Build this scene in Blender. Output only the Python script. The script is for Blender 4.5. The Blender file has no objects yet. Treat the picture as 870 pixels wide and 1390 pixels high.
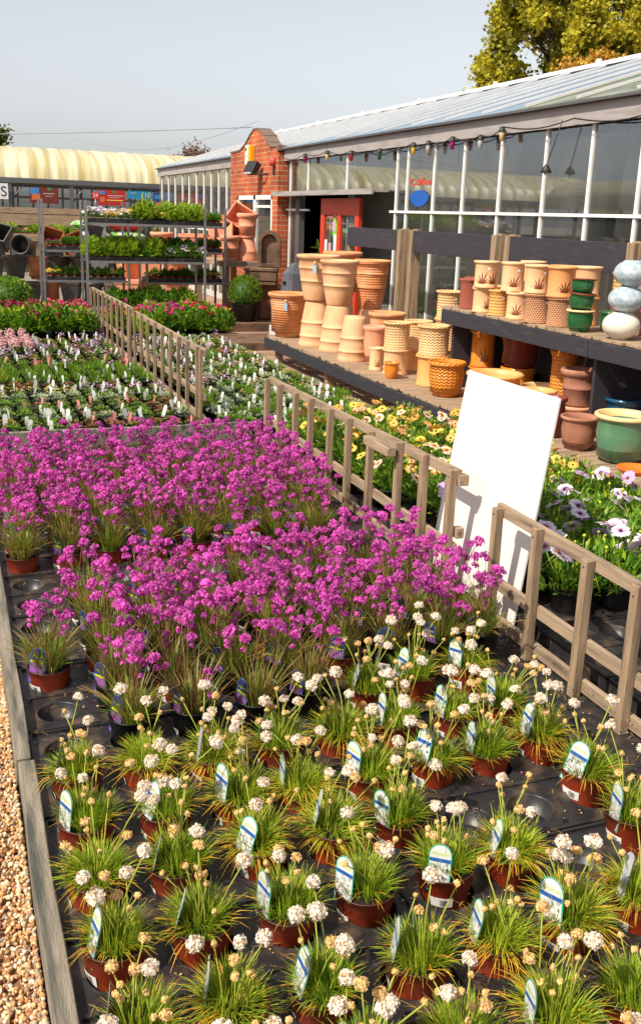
import bpy, bmesh, math, random
from mathutils import Vector, Matrix, Euler
random.seed(7)
R = random.Random(11)
PI = math.pi
rad = math.radians
S = bpy.context.scene
COL = S.collection

# ------------------------------------------------------------------ camera
CAMH = 1.65
yaw, pitch, roll = rad(21.25), rad(15.2), rad(2.07)
cam = bpy.data.objects.new('camera', bpy.data.cameras.new('camera'))
COL.objects.link(cam)
fw = Vector((math.sin(yaw)*math.cos(pitch), math.cos(yaw)*math.cos(pitch), -math.sin(pitch)))
r0 = Vector((math.cos(yaw), -math.sin(yaw), 0)); u0 = r0.cross(fw)
rr = r0*math.cos(roll) + u0*math.sin(roll); uu = -r0*math.sin(roll) + u0*math.cos(roll)
cam.matrix_world = Matrix(((rr.x, uu.x, -fw.x, 0), (rr.y, uu.y, -fw.y, 0), (rr.z, uu.z, -fw.z, CAMH), (0, 0, 0, 1)))
cam.data.sensor_fit = 'HORIZONTAL'; cam.data.sensor_width = 36
cam.data.lens = 36*1311/870; cam.data.shift_y = -45/870
cam.data.clip_start = .05; cam.data.clip_end = 2000
S.camera = cam

# ------------------------------------------------------------------ light
SUN = Vector((-.93, -.36, 0)).normalized(); ELEV = rad(48)
sv = Vector((SUN.x*math.cos(ELEV), SUN.y*math.cos(ELEV), math.sin(ELEV)))
sl = bpy.data.lights.new('sun', 'SUN'); sl.energy = 4.3; sl.angle = rad(.5); sl.color = (1, .91, .76)
so = bpy.data.objects.new('sun', sl); COL.objects.link(so)
so.rotation_euler = sv.to_track_quat('Z', 'Y').to_euler()
W = bpy.data.worlds.new('World'); S.world = W; W.use_nodes = True
nt = W.node_tree; nt.nodes.clear()
sky = nt.nodes.new('ShaderNodeTexSky'); sky.sky_type = 'NISHITA'; sky.sun_disc = False
sky.sun_elevation = ELEV; sky.sun_rotation = math.atan2(SUN.x, SUN.y)
sky.dust_density = 1.7; sky.air_density = 1.0; sky.ozone_density = 2.5
bg = nt.nodes.new('ShaderNodeBackground'); bg.inputs[1].default_value = .122
wo = nt.nodes.new('ShaderNodeOutputWorld')
hs = nt.nodes.new('ShaderNodeHueSaturation'); hs.inputs['Saturation'].default_value = .26   # milky spring haze
nt.links.new(sky.outputs[0], hs.inputs['Color']); nt.links.new(hs.outputs[0], bg.inputs[0]); nt.links.new(bg.outputs[0], wo.inputs[0])
S.view_settings.view_transform = 'Standard'; S.view_settings.look = 'None'
S.view_settings.exposure = 0.45; S.view_settings.gamma = 1; S.view_settings.use_curve_mapping = False
S.render.engine = 'CYCLES'
S.cycles.max_bounces = 8; S.cycles.transparent_max_bounces = 12

# ------------------------------------------------------------------ helpers
def lin(c):
    return tuple(((x/255)/12.92 if x/255 <= .04045 else (((x/255)+.055)/1.055)**2.4) for x in c)

MATS = {}
def mat(name, col, rough=.6, var=.18, scale=8., bump=0., bscale=None, spec=.5, metal=0., trans=0.,
        rnd=0., stretch=None, coat=0., dirt=None, dscale=4., dthr=.6):
    """col in sRGB 0-255.  var: value mottling, rnd: per-object variation, dirt: second colour in patches"""
    m = bpy.data.materials.new(name); m.use_nodes = True; MATS[name] = m
    n, l = m.node_tree.nodes, m.node_tree.links
    b = n['Principled BSDF']; out = n['Material Output']
    c = lin(col)
    tc = n.new('ShaderNodeTexCoord'); mp = n.new('ShaderNodeMapping')
    l.new(tc.outputs['Object'], mp.inputs[0])
    if stretch: mp.inputs['Scale'].default_value = stretch
    nz = n.new('ShaderNodeTexNoise'); nz.inputs['Scale'].default_value = scale; nz.inputs['Detail'].default_value = 5
    l.new(mp.outputs[0], nz.inputs['Vector'])
    mr = n.new('ShaderNodeMapRange'); mr.inputs['From Min'].default_value = .3; mr.inputs['From Max'].default_value = .7
    mr.inputs['To Min'].default_value = 1-var; mr.inputs['To Max'].default_value = 1+var
    l.new(nz.outputs[0], mr.inputs[0])
    src = mr.outputs[0]
    if rnd:
        oi = n.new('ShaderNodeObjectInfo'); m2 = n.new('ShaderNodeMapRange')
        m2.inputs['To Min'].default_value = 1-rnd; m2.inputs['To Max'].default_value = 1+rnd
        l.new(oi.outputs['Random'], m2.inputs[0])
        mu = n.new('ShaderNodeMath'); mu.operation = 'MULTIPLY'
        l.new(src, mu.inputs[0]); l.new(m2.outputs[0], mu.inputs[1]); src = mu.outputs[0]
    vm = n.new('ShaderNodeVectorMath'); vm.operation = 'SCALE'; vm.inputs[0].default_value = c
    l.new(src, vm.inputs['Scale'])
    colsock = vm.outputs[0]
    if dirt:
        dn = n.new('ShaderNodeTexNoise'); dn.inputs['Scale'].default_value = dscale; dn.inputs['Detail'].default_value = 6
        l.new(mp.outputs[0], dn.inputs['Vector'])
        dr = n.new('ShaderNodeMapRange'); dr.inputs['From Min'].default_value = dthr-.1; dr.inputs['From Max'].default_value = dthr+.12
        l.new(dn.outputs[0], dr.inputs[0])
        mx = n.new('ShaderNodeMix'); mx.data_type = 'RGBA'
        l.new(dr.outputs[0], mx.inputs[0]); l.new(colsock, mx.inputs[6]); mx.inputs[7].default_value = (*lin(dirt), 1)
        colsock = mx.outputs[2]
    l.new(colsock, b.inputs['Base Color'])
    b.inputs['Roughness'].default_value = rough; b.inputs['Metallic'].default_value = metal
    b.inputs['Specular IOR Level'].default_value = spec
    if coat: b.inputs['Coat Weight'].default_value = coat; b.inputs['Coat Roughness'].default_value = .08
    if bump:
        bz = n.new('ShaderNodeTexNoise'); bz.inputs['Scale'].default_value = bscale or scale*3; bz.inputs['Detail'].default_value = 4
        l.new(mp.outputs[0], bz.inputs['Vector'])
        bp = n.new('ShaderNodeBump'); bp.inputs['Strength'].default_value = bump; bp.inputs['Distance'].default_value = .01
        l.new(bz.outputs[0], bp.inputs['Height']); l.new(bp.outputs[0], b.inputs['Normal'])
    if trans:
        tr = n.new('ShaderNodeBsdfTranslucent'); ms = n.new('ShaderNodeMixShader'); ms.inputs[0].default_value = trans
        l.new(colsock, tr.inputs[0]); l.new(b.outputs[0], ms.inputs[1]); l.new(tr.outputs[0], ms.inputs[2])
        l.new(ms.outputs[0], out.inputs[0])
    m['colsock'] = 0
    return m

def uvpattern(m, kind, c2, su=60., sv_=60., bump=.5, amount=.8):
    """lay a carved pattern (in the lathe's own UV metres) over the base colour"""
    n, l = m.node_tree.nodes, m.node_tree.links
    b = n['Principled BSDF']
    uv = n.new('ShaderNodeUVMap'); sp = n.new('ShaderNodeSeparateXYZ'); l.new(uv.outputs[0], sp.inputs[0])
    def math_(op, a, bb=None):
        q = n.new('ShaderNodeMath'); q.operation = op
        for i, v in enumerate((a, bb)):
            if v is None: continue
            if isinstance(v, (int, float)): q.inputs[i].default_value = v
            else: l.new(v, q.inputs[i])
        return q.outputs[0]
    u, v = sp.outputs[0], sp.outputs[1]
    if kind == 'wave':
        h = math_('SINE', math_('ADD', math_('MULTIPLY', v, sv_*2*PI), math_('MULTIPLY', math_('SINE', math_('MULTIPLY', u, su*2*PI)), 1.3)))
    elif kind == 'weave':
        a1 = math_('SINE', math_('MULTIPLY', math_('ADD', u, v), su*2*PI))
        a2 = math_('SINE', math_('MULTIPLY', math_('SUBTRACT', u, v), su*2*PI))
        h = math_('MULTIPLY', math_('MAXIMUM', a1, a2), 1.)
    else:
        h = math_('SINE', math_('MULTIPLY', v, sv_*2*PI))
    mr = n.new('ShaderNodeMapRange'); mr.inputs['From Min'].default_value = -.2; mr.inputs['From Max'].default_value = -.85
    mr.inputs['To Max'].default_value = amount
    l.new(h, mr.inputs[0])
    old = b.inputs['Base Color'].links[0].from_socket
    mx = n.new('ShaderNodeMix'); mx.data_type = 'RGBA'; l.new(mr.outputs[0], mx.inputs[0])
    l.new(old, mx.inputs[6]); mx.inputs[7].default_value = (*lin(c2), 1); l.new(mx.outputs[2], b.inputs['Base Color'])
    bp = n.new('ShaderNodeBump'); bp.inputs['Strength'].default_value = bump; bp.inputs['Distance'].default_value = .006
    l.new(h, bp.inputs['Height']); l.new(bp.outputs[0], b.inputs['Normal'])
    return m

class MB:
    def __init__(s): s.v = []; s.f = []; s.m = []; s.s = []; s.uv = {}
    def face(s, idx, m=0, smooth=False): s.f.append(idx); s.m.append(m); s.s.append(smooth)
    def poly(s, pts, m=0, smooth=False):
        k = len(s.v); s.v += [tuple(p) for p in pts]; s.face(list(range(k, k+len(pts))), m, smooth)
    def box(s, c, d, m=0, rot=None, taper=1.):
        k = len(s.v)
        for z in (-.5, .5):
            t = taper if z > 0 else 1
            for x, y in ((-.5, -.5), (.5, -.5), (.5, .5), (-.5, .5)):
                p = Vector((x*d[0]*t, y*d[1]*t, z*d[2]))
                if rot is not None: p = rot @ p
                s.v.append((p.x+c[0], p.y+c[1], p.z+c[2]))
        for q in ((0, 3, 2, 1), (4, 5, 6, 7), (0, 1, 5, 4), (1, 2, 6, 5), (2, 3, 7, 6), (3, 0, 4, 7)):
            s.face([k+i for i in q], m)
    def b2(s, x0, x1, y0, y1, z0, z1, m=0): s.box(((x0+x1)/2, (y0+y1)/2, (z0+z1)/2), (x1-x0, y1-y0, z1-z0), m)
    def beam(s, a, b, w, h, m=0):
        a, b = Vector(a), Vector(b); d = b-a; q = d.to_track_quat('Y', 'Z').to_matrix()
        s.box((a+b)/2, (w, d.length, h), m, q)
    def lathe(s, prof, n=24, m=0, c=(0, 0, 0), smooth=True, wob=0., M=None):
        k = len(s.v); vv = 0
        for j, p in enumerate(prof):
            if j: vv += math.hypot(prof[j][0]-prof[j-1][0], prof[j][1]-prof[j-1][1])
            for i in range(n):
                a = 2*PI*i/n; r = p[0]*(1+wob*math.sin(3*a+p[1]*20))
                q = Vector((r*math.cos(a), r*math.sin(a), p[1]))
                if M is not None: q = M @ q
                s.v.append((q.x+c[0], q.y+c[1], q.z+c[2])); s.uv[len(s.v)-1] = (a*.12, p[1], i)
        for j in range(len(prof)-1):
            mm = prof[j][2] if len(prof[j]) > 2 else m
            for i in range(n):
                i2 = (i+1) % n
                s.face([k+j*n+i, k+j*n+i2, k+(j+1)*n+i2, k+(j+1)*n+i], mm, smooth)
        return k
    def disc(s, r, z, n=24, m=0, c=(0, 0)): s.poly([(c[0]+r*math.cos(2*PI*i/n), c[1]+r*math.sin(2*PI*i/n), z) for i in range(n)], m)
    def tube(s, path, r, n=5, m=0, r2=None):
        k = len(s.v); L = len(path)
        for j, p in enumerate(path):
            p = Vector(p); d = (Vector(path[min(j+1, L-1)])-Vector(path[max(j-1, 0)]))
            if d.length < 1e-9: d = Vector((0, 0, 1))
            q = d.to_track_quat('Z', 'Y').to_matrix(); rj = r if r2 is None else r+(r2-r)*j/(L-1)
            for i in range(n):
                a = 2*PI*i/n; o = q @ Vector((rj*math.cos(a), rj*math.sin(a), 0)); s.v.append(tuple(p+o))
        for j in range(L-1):
            for i in range(n):
                i2 = (i+1) % n; s.face([k+j*n+i, k+j*n+i2, k+(j+1)*n+i2, k+(j+1)*n+i], m, True)
        s.face([k+i for i in range(n)][::-1], m); s.face([k+(L-1)*n+i for i in range(n)], m)
    def ribbon(s, path, w, m=0, side=None, tip=.15):
        """blade: widths taper to the tip"""
        k = len(s.v); L = len(path)
        for j, p in enumerate(path):
            p = Vector(p); d = (Vector(path[min(j+1, L-1)])-Vector(path[max(j-1, 0)]))
            sd = side if side is not None else d.cross(Vector((0, 0, 1)))
            if sd.length < 1e-6: sd = Vector((1, 0, 0))
            sd = sd.normalized(); t = j/(L-1); ww = w*(1-t*t*(1-tip))*(.75 if j == 0 else 1)/2
            s.v.append(tuple(p-sd*ww)); s.v.append(tuple(p+sd*ww))
        for j in range(L-1): a = k+2*j; s.face([a, a+1, a+3, a+2], m, True)
    def leaf(s, p, d, up, L, w, m=0, fold=.15):
        p, d = Vector(p), Vector(d).normalized(); sd = d.cross(up)
        if sd.length < 1e-5: sd = Vector((1, 0, 0))
        sd.normalize(); nn = sd.cross(d)
        k = len(s.v)
        a = p+d*L*.45
        for q in (p, a-sd*w/2+nn*fold*w, p+d*L, a+sd*w/2+nn*fold*w, a-nn*0): s.v.append(tuple(q))
        s.face([k, k+4, k+1], m); s.face([k+4, k+2, k+1], m); s.face([k, k+3, k+4], m); s.face([k+4, k+3, k+2], m)
    def quad(s, p, nrm, r, m=0, spin=0.):
        q = Vector(nrm).to_track_quat('Z', 'Y').to_matrix(); p = Vector(p); k = len(s.v)
        for i in range(4):
            a = spin+PI/2*i; s.v.append(tuple(p+q @ Vector((r*math.cos(a), r*math.sin(a), 0))))
        s.face([k, k+1, k+2, k+3], m)
    def ball(s, c, r, n=8, h=5, m=0, sz=1., jit=0., rnd=R):
        prof = []
        k = len(s.v)
        for j in range(h+1):
            t = -PI/2+PI*j/h
            for i in range(n):
                a = 2*PI*i/n; q = r*(1+jit*rnd.uniform(-1, 1))
                s.v.append((c[0]+q*math.cos(t)*math.cos(a), c[1]+q*math.cos(t)*math.sin(a), c[2]+q*math.sin(t)*sz))
        for j in range(h):
            for i in range(n):
                i2 = (i+1) % n; s.face([k+j*n+i, k+j*n+i2, k+(j+1)*n+i2, k+(j+1)*n+i], m, True)
    def mesh(s, name, mats):
        me = bpy.data.meshes.new(name); me.from_pydata(s.v, [], s.f)
        for q in (mats if isinstance(mats, (list, tuple)) else [mats]): me.materials.append(MATS[q] if isinstance(q, str) else q)
        me.polygons.foreach_set('material_index', s.m); me.polygons.foreach_set('use_smooth', s.s)
        if s.uv:
            ul = me.uv_layers.new(name='UVMap')
            for p in me.polygons:
                li = list(p.loop_indices); vi = [me.loops[i].vertex_index for i in li]
                if all(v in s.uv for v in vi):
                    mxi = max(s.uv[v][2] for v in vi)
                    for i, v in zip(li, vi):
                        u, w, ii = s.uv[v]
                        if ii == 0 and mxi > 2: u += 2*PI*.12
                        ul.data[i].uv = (u, w)
        me.update(); return me
    def build(s, name, mats, parent=None, loc=(0, 0, 0), rz=0, bevel=0):
        return inst(s.mesh(name, mats), name, parent, loc, rz, bevel=bevel)

def inst(me, name, parent=None, loc=(0, 0, 0), rot=0, sc=1., bevel=0, label=None):
    o = bpy.data.objects.new(name, me); COL.objects.link(o); o.location = loc
    o.rotation_euler = rot if isinstance(rot, (tuple, list, Euler)) else (0, 0, rot)
    o.scale = (sc, sc, sc) if isinstance(sc, (int, float)) else sc
    if parent: o.parent = parent
    if bevel:
        b = o.modifiers.new('bevel', 'BEVEL'); b.width = bevel; b.segments = 1; b.limit_method = 'ANGLE'
    if label: o['label'] = label
    return o
USED = set()
def tag(o, label, cat, group=None):
    o['label'] = label; o['category'] = cat
    if group: o['group'] = group
    nw = len(label.split())
    if nw < 4 or nw > 16: print('LABEL LEN', nw, label)
    if label in USED: print('DUP LABEL', label)
    USED.add(label); return o
def thing(name, label, cat, loc=(0, 0, 0), rz=0, group=None):
    o = bpy.data.objects.new(name, None); COL.objects.link(o); o.location = loc; o.rotation_euler = (0, 0, rz)
    o.empty_display_size = .1
    return tag(o, label, cat, group)
def struct(o): o['kind'] = 'structure'; return o
def stuff(o): o['kind'] = 'stuff'; return o
ORD = ['first', 'second', 'third', 'fourth', 'fifth', 'sixth', 'seventh', 'eighth', 'ninth', 'tenth', 'eleventh', 'twelfth',
       'thirteenth', 'fourteenth', 'fifteenth', 'sixteenth', 'seventeenth', 'eighteenth', 'nineteenth', 'twentieth'] + \
      ['twenty-'+x for x in ('first', 'second', 'third', 'fourth', 'fifth', 'sixth', 'seventh', 'eighth', 'ninth')] + ['thirtieth']+\
      ['thirty-'+x for x in ('first', 'second', 'third', 'fourth', 'fifth', 'sixth', 'seventh', 'eighth', 'ninth')]
def text_mesh(txt, size, mt, extrude=.0004, align='CENTER'):
    cu = bpy.data.curves.new('lettering', 'FONT'); cu.body = txt; cu.size = size; cu.extrude = extrude
    cu.align_x = align; cu.align_y = 'CENTER'
    o = bpy.data.objects.new('lettering', cu); COL.objects.link(o)
    bpy.context.view_layer.update()
    me = bpy.data.meshes.new_from_object(o.evaluated_get(bpy.context.evaluated_depsgraph_get()))
    bpy.data.objects.remove(o); me.name = 'lettering'
    me.materials.clear(); me.materials.append(MATS[mt]); return me
def add_mesh(mb, me, M, m=0):
    k = len(mb.v)
    for v in me.vertices: mb.v.append(tuple(M @ v.co))
    for p in me.polygons: mb.face([k+i for i in p.vertices], m)

# ------------------------------------------------------------------ materials
mat('gravel', (138, 96, 64), .9, .35, 60, .6, 160, rnd=0)  # base under the pebbles, darkened to paint the shade in their crevices
mat('ground_cloth', (30, 28, 27), .85, .4, 25, .4, 90, dirt=(84, 66, 48), dscale=14, dthr=.6)
mat('path_concrete', (158, 128, 106), .9, .14, 4, .3, 50, dirt=(112, 88, 72), dscale=2.2, dthr=.55)
mat('wood_y', (158, 136, 112), .85, .26, 14, .35, 60, stretch=(6, .5, 6), dirt=(96, 82, 68), dscale=7, dthr=.6)
mat('wood_z', (152, 128, 102), .85, .28, 14, .35, 60, stretch=(6, 6, .5), dirt=(98, 82, 66), dscale=7, dthr=.58)
mat('wood_x', (164, 138, 112), .85, .26, 14, .35, 60, stretch=(.5, 6, 6), dirt=(108, 90, 72), dscale=7, dthr=.58)
mat('wood_grey', (134, 124, 110), .85, .25, 12, .4, 50, stretch=(6, .6, 6), dirt=(70, 70, 64), dscale=5, dthr=.55)
mat('painted_board', (50, 48, 56), .55, .18, 10, .15, 60, stretch=(5, .6, 5), dirt=(78, 74, 74), dscale=8, dthr=.68)
mat('tray_plastic', (42, 40, 42), .4, .25, 20, .1, 90, spec=.45, dirt=(92, 76, 60), dscale=13, dthr=.6)
mat('black_pot', (24, 23, 24), .38, .2, 20)
mat('red_pot', (170, 66, 36), .42, .12, 12, rnd=.14, dirt=(112, 52, 34), dscale=18, dthr=.64)
mat('dark_rim', (74, 38, 30), .5, .2, 20)
mat('compost', (48, 34, 24), .95, .4, 90, .9, 220)
mat('paper_white', (228, 226, 222), .55, .03, 20)
mat('label_white', (222, 224, 222), .45, .06, 30, rnd=.06, trans=.2)
mat('label_pink', (222, 140, 142), .45, .06, 30, rnd=.1, trans=.2)
mat('label_teal', (24, 150, 120), .4, .05, 20)
mat('label_blue', (40, 84, 158), .4, .05, 20)
mat('label_lime', (178, 190, 30), .4, .05, 20)
mat('label_picture', (206, 206, 208), .4, .12, 90, dirt=(120, 124, 132), dscale=70, dthr=.55)
mat('label_purple', (146, 78, 160), .4, .3, 90, dirt=(70, 90, 50), dscale=60, dthr=.55)
mat('label_navy', (38, 44, 104), .4, .2, 50)
mat('barcode', (60, 58, 60), .5, .1, 20)
mat('grass_blade', (126, 158, 36), .5, .2, 30, trans=.35, rnd=.16)
mat('grass_light', (180, 194, 54), .5, .2, 30, trans=.4, rnd=.14)
mat('grass_yellow', (222, 170, 52), .5, .2, 30, trans=.35)
mat('stem_green', (160, 168, 62), .5, .12, 30, trans=.2)
mat('thrift_white', (234, 222, 208), .75, .08, 200, trans=.3)
mat('thrift_cream', (226, 192, 140), .75, .12, 150, trans=.25)
mat('bud_tan', (222, 184, 112), .8, .2, 150, trans=.15)
mat('purple_flower', (216, 92, 186), .65, .25, 60, trans=.4, rnd=.3)
mat('purple_dark', (156, 36, 134), .6, .25, 60, trans=.3, rnd=.2)
mat('purple_stem', (132, 92, 58), .7, .25, 40, trans=.15)
mat('strap_leaf', (126, 150, 52), .5, .2, 30, trans=.35, rnd=.14)
mat('straw_leaf', (168, 140, 76), .6, .2, 30, trans=.3)
mat('leaf_green', (100, 144, 34), .5, .25, 30, trans=.35, rnd=.16)
mat('leaf_lime', (158, 182, 44), .5, .22, 30, trans=.4, rnd=.12)
mat('leaf_dark', (68, 104, 34), .5, .25, 30, trans=.25, rnd=.12)
mat('leaf_grey', (180, 190, 154), .7, .2, 30, trans=.2, rnd=.1)
mat('leaf_rust', (158, 96, 70), .6, .3, 40, trans=.15, rnd=.14)
mat('leaf_gold', (206, 150, 30), .6, .25, 40, trans=.3, rnd=.1)
mat('petal_white', (238, 230, 238), .6, .05, 40, trans=.3)
mat('petal_lilac', (214, 176, 216), .6, .12, 40, trans=.3, rnd=.12)
mat('petal_violet', (150, 112, 186), .6, .18, 40, trans=.25, rnd=.12)
mat('petal_yellow', (244, 212, 92), .6, .12, 40, trans=.3, rnd=.1)
mat('petal_orange', (240, 170, 84), .6, .14, 40, trans=.3, rnd=.1)
mat('petal_peach', (244, 218, 202), .6, .1, 40, trans=.3, rnd=.08)
mat('petal_red', (206, 30, 48), .6, .2, 40, trans=.25, rnd=.12)
mat('petal_crimson', (140, 24, 58), .6, .25, 40, trans=.2, rnd=.12)
mat('petal_pink', (232, 84, 132), .6, .18, 40, trans=.3, rnd=.12)
mat('petal_magenta', (190, 30, 130), .6, .18, 40, trans=.25, rnd=.12)
mat('petal_pale_pink', (232, 186, 190), .6, .12, 40, trans=.3, rnd=.1)
mat('disc_dark', (62, 30, 44), .8, .3, 100)
mat('disc_brown', (120, 60, 40), .8, .3, 100)
mat('board_white', (222, 214, 209), .5, .03, 3, dirt=(206, 198, 190), dscale=9, dthr=.74, bump=.04, bscale=20)
mat('nail', (60, 56, 54), .5, .1, 20, metal=.6)
mat('tie_pink', (214, 60, 130), .5, .1)
# pottery
mat('terracotta', (212, 140, 92), .85, .18, 9, .12, 120, rnd=.05, dirt=(226, 168, 124), dscale=5, dthr=.58)
mat('terracotta_pale', (230, 180, 136), .88, .12, 8, .2, 120, rnd=.06, dirt=(202, 140, 96), dscale=4, dthr=.54)
mat('terracotta_pink', (226, 150, 116), .85, .08, 9, .1, 100, rnd=.05)
mat('terracotta_ribbed', (218, 140, 88), .85, .14, 6, rnd=.05, dirt=(232, 178, 138), dscale=5, dthr=.58); uvpattern(MATS['terracotta_ribbed'], 'ring', (196, 118, 72), sv_=38, bump=.35, amount=.35)
mat('clay_brown', (158, 104, 82), .85, .14, 14, .35, 120, rnd=.04, dirt=(180, 132, 108), dscale=7, dthr=.6)
mat('clay_red', (120, 50, 42), .4, .12, 10, spec=.5)
mat('cream_glaze', (234, 186, 140), .4, .12, 9, rnd=.04, spec=.4)
mat('apricot_glaze', (232, 158, 98), .45, .06, 8, rnd=.04, spec=.4)
mat('amber_glaze', (222, 134, 44), .25, .14, 10, spec=.6, coat=.4, dirt=(190, 98, 24), dscale=8, dthr=.56)
mat('yellow_glaze', (232, 166, 100), .4, .14, 7, spec=.4)
mat('wave_cream', (238, 190, 136), .45, .05, 8, spec=.4); uvpattern(MATS['wave_cream'], 'wave', (206, 142, 80), 30, 44, .6, .6)
mat('wave_orange', (230, 178, 104), .4, .05, 8, spec=.4); uvpattern(MATS['wave_orange'], 'wave', (208, 112, 44), 30, 44, .6, .8)
mat('wave_amber', (224, 138, 44), .3, .05, 8, spec=.5); uvpattern(MATS['wave_amber'], 'wave', (190, 98, 28), 30, 40, .6, .6)
mat('weave_brown', (206, 150, 112), .6, .06, 8, spec=.3); uvpattern(MATS['weave_brown'], 'weave', (128, 66, 46), 36, 36, .8, .9)
mat('weave_rust', (176, 98, 78), .6, .06, 8, spec=.3); uvpattern(MATS['weave_rust'], 'weave', (118, 50, 44), 40, 40, .8, .8)
mat('green_glaze', (36, 92, 54), .2, .12, 10, spec=.6, coat=.4, dirt=(60, 112, 60), dscale=7, dthr=.56)
mat('sage_glaze', (86, 130, 100), .22, .1, 7, spec=.6, coat=.4, dirt=(108, 144, 108), dscale=5, dthr=.55)
mat('blue_glaze', (16, 72, 100), .2, .12, 10, spec=.6, coat=.4)
mat('pink_glaze', (196, 92, 88), .3, .1, 10, spec=.5, coat=.3)
mat('sky_glaze', (146, 166, 178), .3, .1, 26, spec=.5, coat=.3, dirt=(186, 194, 196), dscale=34, dthr=.5)
mat('white_glaze', (226, 218, 200), .25, .04, 8, spec=.6, coat=.4)
mat('saucer_orange', (222, 112, 40), .55, .06, 10)
mat('rim_cream', (234, 198, 140), .5, .05, 20)
mat('motif_brown', (120, 52, 26), .6, .15, 30)
mat('price_white', (226, 226, 224), .5, .02)
mat('tag_blue', (150, 190, 214), .5, .1)
mat('stone_dark', (84, 84, 92), .85, .2, 8, .3, 60, dirt=(58, 58, 64), dscale=6, dthr=.6)
mat('stone_brown', (110, 84, 64), .9, .25, 8, .5, 40, dirt=(74, 56, 44), dscale=6, dthr=.55)
mat('concrete_pale', (186, 182, 176), .9, .1, 10, .2, 60)
mat('planter_grey', (104, 106, 108), .6, .15, 8, .1, 60, rnd=.2, dirt=(140, 116, 96), dscale=6, dthr=.58)
mat('planter_brown', (150, 90, 54), .6, .18, 8, .1, 60, rnd=.15)
mat('planter_dark', (54, 54, 52), .45, .18, 8, .1, 60, rnd=.2, dirt=(96, 70, 50), dscale=6, dthr=.6)
mat('planter_teal', (98, 136, 128), .5, .15, 8)
# metal, building
mat('galvanised', (150, 150, 152), .42, .12, 30, metal=.7)
mat('white_paint', (232, 228, 222), .45, .05, 6)
mat('fascia', (160, 152, 150), .6, .1, 5, .08, 40, stretch=(3, .4, 3), dirt=(124, 116, 112), dscale=5, dthr=.6)
mat('gutter_dark', (84, 82, 84), .6, .1, 8)
mat('roof_bar', (220, 216, 212), .5, .06, 6)
mat('dark_interior', (38, 36, 36), .9, .3, 2)  # dimness indoors is put into this near-black colour
mat('pale_interior', (196, 186, 172), .8, .1, 2)
mat('shade_cloth', (58, 58, 60), .8, .3, 3, .3, 6, stretch=(1, 1, .5), dirt=(92, 92, 94), dscale=1.6, dthr=.58)
mat('door_red', (198, 60, 32), .45, .06, 6)
mat('sticker_lime', (110, 200, 40), .5, .05)
mat('black_metal', (34, 34, 36), .5, .1, 20)
mat('bell_red', (196, 70, 56), .5, .1, 20)
mat('alarm_yellow', (236, 170, 20), .4, .05, 20)
mat('logo_blue', (20, 84, 170), .5, .05, 20)
mat('logo_red', (226, 62, 36), .5, .05, 20)
mat('poster_red', (178, 38, 40), .5, .12, 4)
mat('poster_brown', (112, 40, 26), .5, .2, 4)
mat('poster_blue', (24, 134, 180), .5, .08, 4)
mat('poster_navy', (42, 66, 130), .5, .15, 4)
mat('print_yellow', (232, 216, 60), .5, .05)
mat('print_sky', (60, 130, 190), .5, .05)
mat('print_orange', (206, 104, 50), .5, .15, 9)
mat('print_green', (40, 130, 70), .5, .05)
mat('tunnel_skin', (232, 224, 192), .4, .06, 3, spec=.5, trans=.2, dirt=(196, 176, 116), dscale=1.2, dthr=.52, stretch=(5, .25, .25))
mat('tunnel_steel', (104, 104, 108), .5, .12, 20, metal=.4)
mat('bark', (92, 78, 62), .95, .3, 12, .6, 50, stretch=(1, 1, .3))
mat('leaf_tree', (198, 186, 48), .5, .25, 2.2, trans=.5)
mat('leaf_tree_dark', (122, 122, 34), .5, .28, 2.2, trans=.35)
mat('leaf_rust_tree', (188, 140, 48), .6, .28, 2., trans=.3)
mat('hedge_leaf', (60, 74, 38), .7, .3, 2., trans=.2)
mat('twig_brown', (120, 92, 78), .9, .2, 6)
mat('far_ground', (130, 122, 112), .95, .2, 1.2, .2, 10)
mat('compost_bag_green', (90, 160, 40), .4, .3, 12, dirt=(230, 230, 220), dscale=9, dthr=.55)
mat('bag_red', (200, 40, 34), .35, .2, 8)
mat('bag_blue', (30, 84, 150), .4, .15, 8)
mat('soil_white', (200, 196, 190), .6, .1, 9)
mat('label_grey', (150, 152, 156), .6, .15, 20)

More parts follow.
